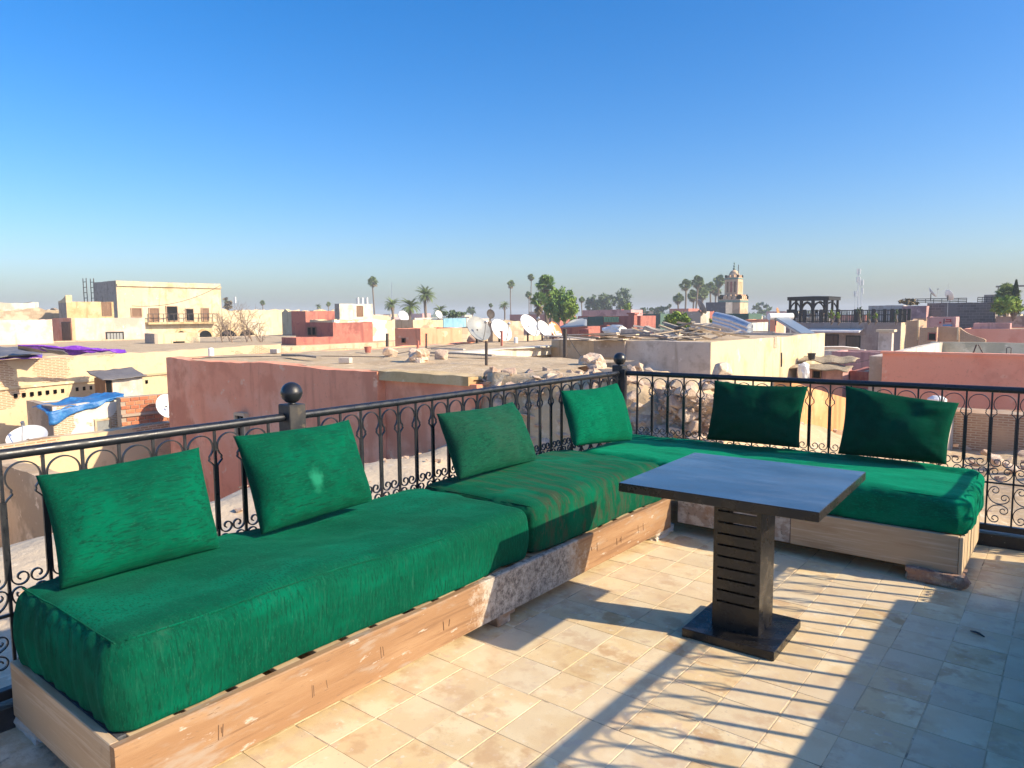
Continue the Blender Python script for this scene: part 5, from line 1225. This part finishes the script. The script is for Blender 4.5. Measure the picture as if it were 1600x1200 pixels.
# cypress
t = empty('cypress', tuple(at(1585, 490, 61)), 'slim dark pointed cypress at the right edge', 'tree', 'trees over the roofs')
m = MB(); rg_ = np.random.default_rng(5); c0 = at(1585, 492, 61); c1 = at(1585, 438, 61); H_ = c1[2]-c0[2]
V = []; F = []
for k in range(1500):
    u = rg_.random()**.8; r = .42*(1-u)**.7*math.sqrt(rg_.random())+.02; a = rg_.uniform(0, 6.28); p = np.array([c0[0]+r*math.cos(a), c0[1]+r*math.sin(a), c0[2]+u*H_]); s = .10
    d = np.array([math.cos(a)*.3, math.sin(a)*.3, 1])*s; e = np.cross(d, rg_.normal(size=3)); e = e/np.linalg.norm(e)*s*.4; i = len(V); V += [p-d, p-e, p+d, p+e]; F.append((i, i+1, i+2, i+3))
m.add(V, F); m.build('crown', leafmat('cypress_leaves', (.03, .05, .025), (.045, .07, .03), (.06, .085, .04)), t)
m = MB(); m.tube([tuple(c0), tuple((c0+c1)/2)], .07, 6); m.build('trunk', M_BARK, t)

# palms ------------------------------------------------------------
def frond(m, base, az, el0, length, droop, width, nl, rng_, w=.05):
    """feather frond: curved midrib with leaflets"""
    pts = []; p = np.array(base, float); el = el0; seg = 8
    for k in range(seg+1):
        pts.append(p.copy()); el -= droop/seg*(.4+1.2*k/seg)
        p = p+np.array([math.cos(az)*math.cos(el), math.sin(az)*math.cos(el), math.sin(el)])*length/seg
    pts = np.array(pts); V = []; F = []
    for k in range(nl):
        u = .12+.88*k/(nl-1); i = min(int(u*seg), seg-1); q = pts[i]+(pts[i+1]-pts[i])*(u*seg-i); tg = pts[i+1]-pts[i]; tg /= np.linalg.norm(tg)
        sdv = np.cross(tg, (0, 0, 1)); sdv /= np.linalg.norm(sdv)+1e-9; l = width*math.sin(math.pi*min(.97, .18+.8*u))
        for s in (-1, 1):
            tip = q+sdv*s*l*.8+tg*l*.6+np.array([0, 0, -.25*l+rng_.normal()*.05*l]); j = len(V); V += [q-tg*w, q+tg*w, tip]; F.append((j, j+1, j+2))
    m.add(V, F)
    m.sweep(list(pts), [(-.025, -.01), (.025, -.01), (0, .02)], (0, 0, 1.0))
def fan(m, base, az, el, stalk, r, nb, rng_):
    """fan leaf: a stalk and a pleated half disc of blades"""
    d = np.array([math.cos(az)*math.cos(el), math.sin(az)*math.cos(el), math.sin(el)]); c = np.array(base)+d*stalk
    sdv = np.cross(d, (0, 0, 1)); sdv /= np.linalg.norm(sdv)+1e-9; V = []; F = []
    nrm = np.cross(sdv, d); ro = rng_.uniform(-1.1, 1.1); sdv = sdv*math.cos(ro)+nrm*math.sin(ro); nrm = np.cross(sdv, d)
    for k in range(nb):
        a = -1.9+3.8*k/(nb-1); e = d*math.cos(a)+sdv*math.sin(a); tip = c+e*r*rng_.uniform(.85, 1.05)+np.array([0, 0, -.22*r])+nrm*rng_.normal()*.06*r
        a2 = a+.16; e2 = d*math.cos(a2)+sdv*math.sin(a2); a1 = a-.16; e1 = d*math.cos(a1)+sdv*math.sin(a1)
        j = len(V); V += [c, c+e1*r*.6, tip, c+e2*r*.6]; F.append((j, j+1, j+2, j+3))
    m.add(V, F); m.tube([base, c], .03, 3)
def palm_mesh(kind, seed):
    rng_ = np.random.default_rng(seed); g = MB(); dmb = MB()
    if kind == 'date':
        for k in range(46): frond(g, (0, 0, 0), rng_.uniform(0, 6.28), rng_.uniform(-.35, 1.35), rng_.uniform(.85, 1.1)*2.4, rng_.uniform(.9, 1.5), .55, 22, rng_)
        for k in range(14): frond(dmb, (0, 0, -.1), rng_.uniform(0, 6.28), rng_.uniform(-1.2, -.6), 1.6, .5, .3, 12, rng_)
    else:
        for k in range(44): fan(g, (0, 0, 0), rng_.uniform(0, 6.28), rng_.uniform(-.55, 1.45), rng_.uniform(.55, .85), rng_.uniform(.6, .85), 13, rng_)
        for k in range(24): fan(dmb, (0, 0, -.1), rng_.uniform(0, 6.28), rng_.uniform(-1.45, -.7), rng_.uniform(.5, 1.0), .5, 9, rng_)
    return g.mesh('crown', L_PALM), dmb.mesh('dead_fronds', L_DRY)
def shaggy_mesh(seed):
    rng_ = np.random.default_rng(seed); g = MB(); dmb = MB()
    for k in range(34): fan(g, (0, 0, 0), rng_.uniform(0, 6.28), rng_.uniform(-.35, 1.5), rng_.uniform(.5, .95), rng_.uniform(.65, .95), 15, rng_)
    for k in range(40): fan(dmb, (0, 0, -.1-1.2*rng_.random()), rng_.uniform(0, 6.28), rng_.uniform(-1.3, -.5), rng_.uniform(.3, .7), .6, 10, rng_)
    return g.mesh('crown', leafmat('shaggy_fronds', (.14, .24, .06), (.21, .32, .08), (.30, .38, .11))), dmb.mesh('dead_fronds', L_DRY)
PALM = {('date', 0): palm_mesh('date', 1), ('date', 1): palm_mesh('date', 2), ('fan', 0): palm_mesh('fan', 3), ('fan', 1): palm_mesh('fan', 4), ('fan', 2): shaggy_mesh(11), ('fan', 3): shaggy_mesh(12)}
def palm(px, py, D, rpx, kind, label, tr=.2, v=0, zb=-6):
    P = at(px, py, D); R = rpx*D/FOC; s = R/(2.3 if kind == 'date' else 1.5)
    t = empty('palm_tree', (P[0], P[1], zb), label, 'palm tree', 'palm trees on the skyline')
    a, b_ = PALM[(kind, v)]
    inst('crown', a, t, (0, 0, P[2]-zb), (0, 0, px), (s, s, s)); inst('dead_fronds', b_, t, (0, 0, P[2]-zb), (0, 0, px*2), (s, s, s))
    h_ = P[2]-zb; m = MB(); n = 12; m.tube([(.12*s*math.sin(k*.5+px), .1*s*math.cos(k*.4+px), h_*k/n) for k in range(n)]+[(0, 0, h_)], tr*s, 8, scale=[1.5]+[1+.06*(k % 2) for k in range(n-1)]+[1.1])
    o = bpy.data.objects.new('trunk', m.mesh('trunk', M_BARK)); COL.objects.link(o); o.parent = t; return t
palm(583, 440, 190, 10, 'fan', 'tall lone fan palm left of the date palm group', .16)
palm(613, 476, 120, 15, 'date', 'date palm, leftmost of the group over the blue wall', .3)
palm(641, 478, 112, 19, 'date', 'low date palm just left of the tallest date palm', .3, 1)
palm(665, 461, 122, 19, 'date', 'tallest date palm of the group over the blue wall', .26)
palm(688, 485, 116, 13, 'date', 'short date palm right of the tallest one', .3, 1)
palm(788, 478, 150, 10, 'date', 'small date palm behind the row of dishes', .26)
palm(798, 444, 190, 7.5, 'fan', 'thin fan palm above the row of dishes', .15, 1)
palm(830, 433, 200, 6.5, 'fan', 'thin tall fan palm left of the big palm', .15)
palm(826, 461, 190, 6.5, 'fan', 'lower thin fan palm below the tall one', .15, 1)
palm(853, 447, 92, 20, 'fan', 'big shaggy fan palm beside the round tree', .22, 2)
palm(842, 470, 91, 15, 'fan', 'shaggy fan palm crown under the big one', .25, 3)
palm(862, 466, 94, 14, 'fan', 'fan palm crown tucked behind the round tree', .25, 3)
palm(909, 468, 150, 6, 'fan', 'faint palm right of the round tree', .18, 1)
for i, (x, y, r) in enumerate([(1071, 445, 8), (1060, 466, 7.5), (1089, 440, 8.5), (1083, 462, 8), (1097, 459, 8.5), (1096, 449, 7), (1111, 449, 7.5), (1124, 439, 8), (1119, 453, 7.5)]):
    palm(x, y, 172+i*3, r*1.4, 'fan', ['fan palm near the left of the minaret cluster, standing clear', 'leftmost and lowest fan palm of the minaret cluster', 'tall fan palm in the middle of the minaret cluster', 'low fan palm under the tall middle one of the cluster', 'low bushy fan palm right of centre in the minaret cluster', 'half hidden fan palm at the heart of the minaret cluster', 'third fan palm from the minaret in the cluster', 'tallest fan palm, nearest the minaret', 'lower fan palm right beside the tallest near minaret'][i], .17, i % 2)
palm(1046, 478, 200, 4, 'fan', 'tiny palm left of the minaret cluster', .18)
for i, (x, y, r) in enumerate([(410, 473, 5), (497, 479, 6), (513, 475, 4.5), (352, 470, 6), (767, 477, 4)]):
    palm(x, y, 210, r, 'date' if i % 2 else 'fan', ['tiny hazy palm above the bare tree', 'tiny hazy palm left of the white roof room', 'tiny hazy palm close to the white roof room', 'hazy palm touching the tall cream house', 'tiny hazy palm over the rusty dish'][i], .2)
palm(1574, 462, 62, 22, 'fan', 'broad fan palm at the right edge', .2, 1, zb=1)

# bare tree before the arcade
bt = empty('bare_tree', tuple(at(378, 545, 45)), 'leafless pale branching tree in front of the arcade', 'tree')
m = MB(); rb = np.random.default_rng(8)
def branch(p, d, l, r, dep):
    q = p+d*l; mid_ = (p+q)/2+rb.normal(size=3)*l*.06; m.tube([p, mid_, q], r, 4, scale=[1, .85, .7])
    if dep == 0: return
    for k in range(3 if dep > 3 else 2):
        nd = d+rb.normal(size=3)*.48+np.array([0, 0, .12]); nd /= np.linalg.norm(nd); branch(q if k else mid_, nd, l*rb.uniform(.62, .85), r*.64, dep-1)
for k, (px, hgt) in enumerate(((372, 1.25), (386, 1.3), (352, .95), (412, .8), (362, 1.0), (395, 1.0))):
    b0 = at(px, 548, 45+k*.5); branch(b0, np.array([rb.normal()*.2, rb.normal()*.2, 1]), hgt*.8, .048, 6)
m.build('branches', mat('pale_bare_twigs', (.26, .19, .14), rough=.95), bt)

# ---------------------------------------------------------------- right side of the view
PR = empty('house', (2, 20, -6), 'large rose pink house with pale green roof parapet at right', 'house', 'houses of the old town')
yP = 17.05; xl = -1.26
m = MB(); strip(m, (xl, yP), (9.5, yP), -6, .40, .2, .006, 40, 1.0, .01); m.build('wall', P_REDR, PR)
m = MB(); m.box(xl-.05, 9.5, yP-.05, yP+.24, .40, .47); m.build('coping', P_REDR, PR)
yB = on_z(1405, 534, .45)[1]; P_INN = plaster('pale_green_grey_plaster', (.58, .54, .42), (.48, .45, .34), (.64, .60, .49), .5)
m = MB(); strip(m, (xl, yB), (9.5, yB), -6, .47, .2, .01, 30, 1.0, .0); m.build('parapet', P_INN, PR)
m = MB(); strip(m, (xl+.2, yB-.01), (xl+.2, yP+.21), -6, .46, .2, .02, 10, 1.0, .0); m.build('parapet', P_WHITE, PR)
m = MB(); m.box(xl+.21, 9.5, yP+.2, yB, -.7, -.55); m.build('roof', P_INN, PR)
m = MB(); m.box(xl-.4, xl-.003, yP+.3, yB+.2, -6, .30); m.build('side_ledge', P_GREY, PR)
# a white plastic chair and pipe on its roof edge
P = on_y(1528, 550, yP+1.2); ch = empty('chair', (P[0], P[1], P[2]-.4), 'dark folding chair leaning inside the pink roof parapet', 'chair')
m = MB(); m.tube([(P[0]-.15, P[1], P[2]-.2), (P[0]-.05, P[1]+.05, P[2]+.2)], .02, 5); m.tube([(P[0]+.2, P[1], P[2]-.2), (P[0], P[1]+.05, P[2]+.2)], .02, 5); m.build('frame', M_ROPE, ch)
m = MB(); m.box(P[0]-.14, P[0]+.16, P[1]-.02, P[1]+.02, P[2]-.12, P[2]-.02); m.build('seat', M_ROPE, ch)
P = on_y(1576, 552, yP+1.0); m = MB(); m.tube([(P[0]-.05, P[1], P[2]-.15), (P[0]-.05, P[1], P[2]+.14), (P[0], P[1], P[2]+.17), (P[0]+.05, P[1], P[2]+.14), (P[0]+.05, P[1], P[2]-.15)], .012, 5, up=(0, 1, 0)); tag(m.build('pipe', M_ROPE), 'bent pipe loop above the pink roof edge', 'pipe')
# lower bits in the lot
OW = empty('orange_wall', (-1, 10.5, -1.7), 'sunlit orange garden wall with sloping top behind pillows', 'wall')
m = MB(); strip(m, (-1.0, 8.0), (-1.0, 13.4), -2.2, .0, .3, .02, 16, 1, .02, slope=lambda t: .30-.92*t); m.build('wall', P_ORANGE, OW)
BW2 = empty('low_ruin', (2, 14.2, -1.7), 'crumbling brown masonry wall below the rose house', 'ruin')
m = MB(); strip(m, (.72, 14.1), (6.5, 14.0), -2.2, -.78, .7, .08, 26, 6, .08); m.build('wall', P_RUINB, BW2)
m = MB(); strip(m, (.30, 13.7), (.86, 13.65), -2.2, -.55, .6, .12, 6, 3, .05); m.build('stub', P_GREY, BW2)
for k in range(70):
    x = rg.uniform(.3, 6.0); stone(BW2, x, rg.uniform(9.8, 13.6), -1.55+rg.uniform(-.03, .12), rg.choice([.07, .1, .14, .2]))
P = on_y(1464, 630, 12.5); m = MB(); m.lathe([(.16, 0), (.19, .05), (.19, .3), (.10, .36)], (P[0], P[1], P[2]-.2), 14); tag(m.build('white_container', M_DISH), 'white plastic container behind the right pillow', 'container')
# cluster between the yellow side wall and the rose house
T1 = cblock('faded pink house with stained wall below the cafe', (1379, 551), 30, 1300, 1384, P_PINK, par=.1, deep=2)
T2 = cblock('dull brick terrace step beside the rose house', (1378, 582), 24, 1340, 1381, P_BRICKRED, par=.05, deep=1)
T3 = cblock('small pink hut under a reed roof', (1316, 577), 24, 1245, 1320, P_PINK, par=.05, deep=1.2, name='hut', cat='hut')
x0, x1, y0, y1, z1 = ext(T3); opening(T3, 'F', (1271, 590), (1282, 580), M_HOLE, M_DOOR, nm='doorway')
for k, (za, zb_, ya, yb_) in enumerate(((.0, .12, -.35, .6), (.22, .36, .5, 1.5))):
    sheet(['lower ragged reed roof of the pink hut', 'upper ragged reed roof behind the pink hut'][k], [(x0-.2, y0+ya, z1+za), (x1+.25, y0+ya, z1+za), (x1+.2, y0+yb_, z1+zb_), (x0-.2, y0+yb_, z1+zb_)], 0, M_THATCH, .05, nm='reed_roof', cat='roof', grp='reed roof layers', seed=k*3., n=20)
P = on_y(1268, 558, y0+.6); m = MB(); m.lathe([(.10, -.12), (.14, .12), (.15, .14)], tuple(P), 10); tag(m.build('crate', M_BLK), 'black plastic crate standing on the reed roof', 'crate')
cblock('weathered ledge below the cafe windows', (1340, 549), 38, 1250, 1345, P_GREY, par=.05, deep=2)
P = at(1256, 582, 23); rock('bundle', tuple(P), (.3, .3, .55), M_DISH, 6.1, 'white plastic bundle at the corner of yellow house', 'bundle', sub=3, rough=.3, boxy=.2)
sheet('pale sheet of roofing lying on the ledge', [on_z(1272, 546, -.15), on_z(1344, 546, -.15), on_z(1340, 543, -.05), on_z(1275, 541, .05)], 0, M_DISH, .02, nm='roof_sheet', cat='roof', n=10)
PL = cblock('grey roof pillar with capped top', (1394, 518), 38, 1373, 1397, P_GREY, par=.05, name='chimney', cat='chimney', group=None)
x0, x1, y0, y1, z1 = ext(PL); m = MB(); m.box(x0-.12, x1+.12, y0-.12, y1+.12, z1-.02, z1+.1); m.build('cap', P_CREAM, PL)
# brick ruins
ru = [('tall brown brick ruin beside the cafe end wall', (1436, 500), 46, 1416, 1437, {}), ('brown brick ruin with small arched doorway', (1464, 511), 45, 1437, 1466, {}), ('brown brick ruin with white pier, before pink wall', (1498, 512), 45, 1467, 1500, {})]
for i, (lb, c, D, lx, rx, kw) in enumerate(ru):
    h = cblock(lb, c, D, lx, rx, P_RUINB, par=.05, deep=.5, amp=.12, name='ruin', cat='ruin', group='brick ruins')
    if i == 1: opening(h, 'F', (1451, 531), (1462, 521), M_HOLE, P_BRICKRED, nm='doorway')
    if i != 1: fpanel(h, c[0]-3, c[0]+.5, c[1], 531, P_CREAM, 'pier', .12)
a = on_y(1500, 512, at(1498, 512, 45)[1]); b_ = on_y(1540, 531, a[1]); m = MB(); strip(m, (a[0], a[1]), (b_[0], a[1]), -3, 0, .4, .06, 10, 3, .03, slope=lambda t: a[2]+(b_[2]-a[2])*t**.8); tag(m.build('ruin', P_RUINB), 'sloping broken end of the brick ruin', 'ruin', 'brick ruins')
X = [('rose pink long wall behind the brick ruins', (1640, 514), 52, 1505, 1645, P_REDR, {}), ('lilac pink tall house with planted roof edge', (1448, 478), 66, 1414, 1450, P_PINK, {}),
     ('dark breeze block building with dishes on top', (1556, 472), 64, 1449, 1560, P_BLOCK, {'side': P_BLOCK}), ('pink painted wall with red and blue graffiti', (1494, 495), 58, 1448, 1496, P_PINK, {}),
     ('low pink parapet right of the graffiti wall', (1578, 505), 56, 1521, 1580, P_PINK, {}), ('grey rendered wall at right edge', (1660, 494), 58, 1556, 1665, P_GREYB, {}), ('grey flat roof behind cafe balustrade', (1412, 477), 75, 1357, 1414, P_GREY, {}),
     ('dark water tank shed at right skyline', (1578, 460), 66, 1552, 1580, P_GREYB, {})]
for lb, c, D, lx, rx, wm, kw in X:
    h = cblock(lb, c, D, lx, rx, wm, par=.08, deep=2, **kw); MID[lb] = h
h = MID['pink painted wall with red and blue graffiti']
M_GR = mat('red_graffiti_paint', (.45, .05, .06), rough=.8); M_GB = mat('blue_graffiti_paint', (.05, .28, .55), rough=.8); M_GK = mat('dark_graffiti_paint', (.10, .06, .08), rough=.8)
fpanel(h, 1473, 1488, 507, 509.3, M_GB, 'graffiti', .02); fpanel(h, 1474, 1476, 498.5, 505.5, M_GK, 'graffiti', .02); fpanel(h, 1478, 1485, 498.5, 500.5, M_GR, 'graffiti', .02); fpanel(h, 1477, 1487, 502, 503.5, M_GR, 'graffiti', .02); fpanel(h, 1467.5, 1471, 502.5, 505.5, M_GR, 'graffiti', .02); fpanel(h, 1484, 1486.5, 498.5, 503, M_GR, 'graffiti', .02)
h = MID['dark breeze block building with dishes on top']; x0, x1, y0, y1, z1 = ext(h)
lowrail(on_y(1409, 470, y0)[0], y0+.2, on_y(1510, 470, y0)[0], y0+.2, z1, .4, 'thin roof rail above the lilac and block houses', 8)
lowrail(on_y(1527, 470, y0)[0], y0+.25, on_y(1556, 470, y0)[0], y0+.25, z1, .45, 'thin roof rail at the right of the block house', 4)
rod(1527, 466, 505, -.2+.0, .03, 'thin drain pipe on the block house', M_STEEL) if False else None
# pergola at right edge
P = at(1560, 449, 66); pg = empty('pergola', (P[0], P[1], 2), 'pale timber pergola frame at the right skyline', 'pergola')
e = on_y(1640, 450, P[1])
for k in range(4): x = P[0]+(e[0]-P[0])*k/3; m = MB(); m.box(x-.05, x+.05, P[1]-.05, P[1]+.05, 1.5, P[2]); m.build('post', M_PLANK, pg)
m = MB(); m.box(P[0]-.2, e[0], P[1]-.08, P[1]+.08, P[2], P[2]+.15); m.build('beam', M_PLANK, pg)
# masts
def mast(px, y0_, y1_, D, r, label, ant=0):
    P, Q = at(px, y1_, D), at(px, y0_, D); t = empty('antenna_mast', (P[0], P[1], P[2]), label, 'mast', 'antenna masts on the skyline')
    m = MB(); m.tube([P-np.array([0, 0, 4]), Q], r, 6, scale=[1, .7]); m.build('pole', M_STEEL, t)
    for k in range(ant):
        a = k*2.1; z = Q[2]-.6-(k//3)*2.4; c = np.array([Q[0]+math.cos(a)*.45, Q[1]+math.sin(a)*.45, z]); m = MB(); m.box(c[0]-.14, c[0]+.14, c[1]-.14, c[1]+.14, z-1.0, z+.6); m.build('antenna_panel', M_DISH, t)
    return t
mast(1341.5, 420, 492, 210, .22, 'tallest telecom mast behind the cafe', 6)
mast(1346, 437, 492, 205, .15, 'telecom mast close right of the tallest one', 4)
mast(1336, 455, 492, 215, .10, 'short thin mast left of the tallest one', 2)
mast(366, 464, 490, 190, .08, 'thin mast beside the bare tree', 2)
for i, px in enumerate((557, 564, 571)): mast(px, 465, 476, 140, .06, ['left of three small antennas behind white roof room', 'middle of three small antennas behind white roof room', 'right of three small antennas behind white roof room'][i], 1)
mast(1541-0, 452, 470, 60, .02, 'thin aerial rod on the block house', 0) if False else None
mast(1482, 443, 466, 60, .018, 'thin branching aerial beside the edge-on dish', 0)
mast(612, 441, 490, 260, .12, 'very faint lattice mast left of date palms', 0)
# far town along the horizon
rgf = random.Random(21); cols = [P_PINK, P_CREAM, P_TAN, P_BRICKRED, P_WHITE, P_GREY]
for k in range(64):
    D = rgf.uniform(130, 420); px = rgf.uniform(-60, 1660); P = at(px, 492, D); w = rgf.uniform(7, 18); d_ = rgf.uniform(7, 14); zz_ = CAM[2]+rgf.uniform(-3.2, .6)*(D/250)
    x_, y_ = P[0], P[1]
    t = empty('far_house', (x_, y_, -6), 'small hazy flat-roofed house on the horizon', 'house', 'far houses along the horizon'); wm = rgf.choice(cols)
    m = MB(); m.box(x_-w/2, x_+w/2, y_-d_/2, y_+d_/2, -6, zz_); m.build('wall', wm, t)
    m = MB(); m.box(x_-w*.2, x_+w*.15, y_-d_*.2, y_+d_*.2, zz_, zz_+rgf.uniform(.6, 1.8)); m.build('roof_room', rgf.choice(cols), t)
m = MB(); rg_ = np.random.default_rng(77)
for k in range(46):
    D = rg_.uniform(260, 900); px = rg_.uniform(-100, 1700); c = at(px, 491, D); s = D/260
    leaves(m, (c[0], c[1], CAM[2]-1.2*s), (rg_.uniform(4, 9)*s, rg_.uniform(4, 9)*s, rg_.uniform(1.2, 3.0)*s), 90, .9*s, rg_)
tag(m.build('far_trees', L_OLV), 'hazy band of distant trees along the horizon', 'trees', kind='stuff')

# ---------------------------------------------------------------- the hazy air of the plain
hz_ = bpy.data.materials.new('hazy_air'); hz_.use_nodes = True; ht = hz_.node_tree; ht.nodes.clear()
pv = ht.nodes.new('ShaderNodeVolumePrincipled'); pv.inputs['Density'].default_value = .0009; pv.inputs['Color'].default_value = (.86, .93, 1.0, 1); pv.inputs['Anisotropy'].default_value = .0
ho = ht.nodes.new('ShaderNodeOutputMaterial'); ht.links.new(pv.outputs[0], ho.inputs['Volume'])
m = MB(); m.box(-1510, 1510, -1510, 1510, -7, 17); tag(m.build('haze', hz_), kind='stuff')
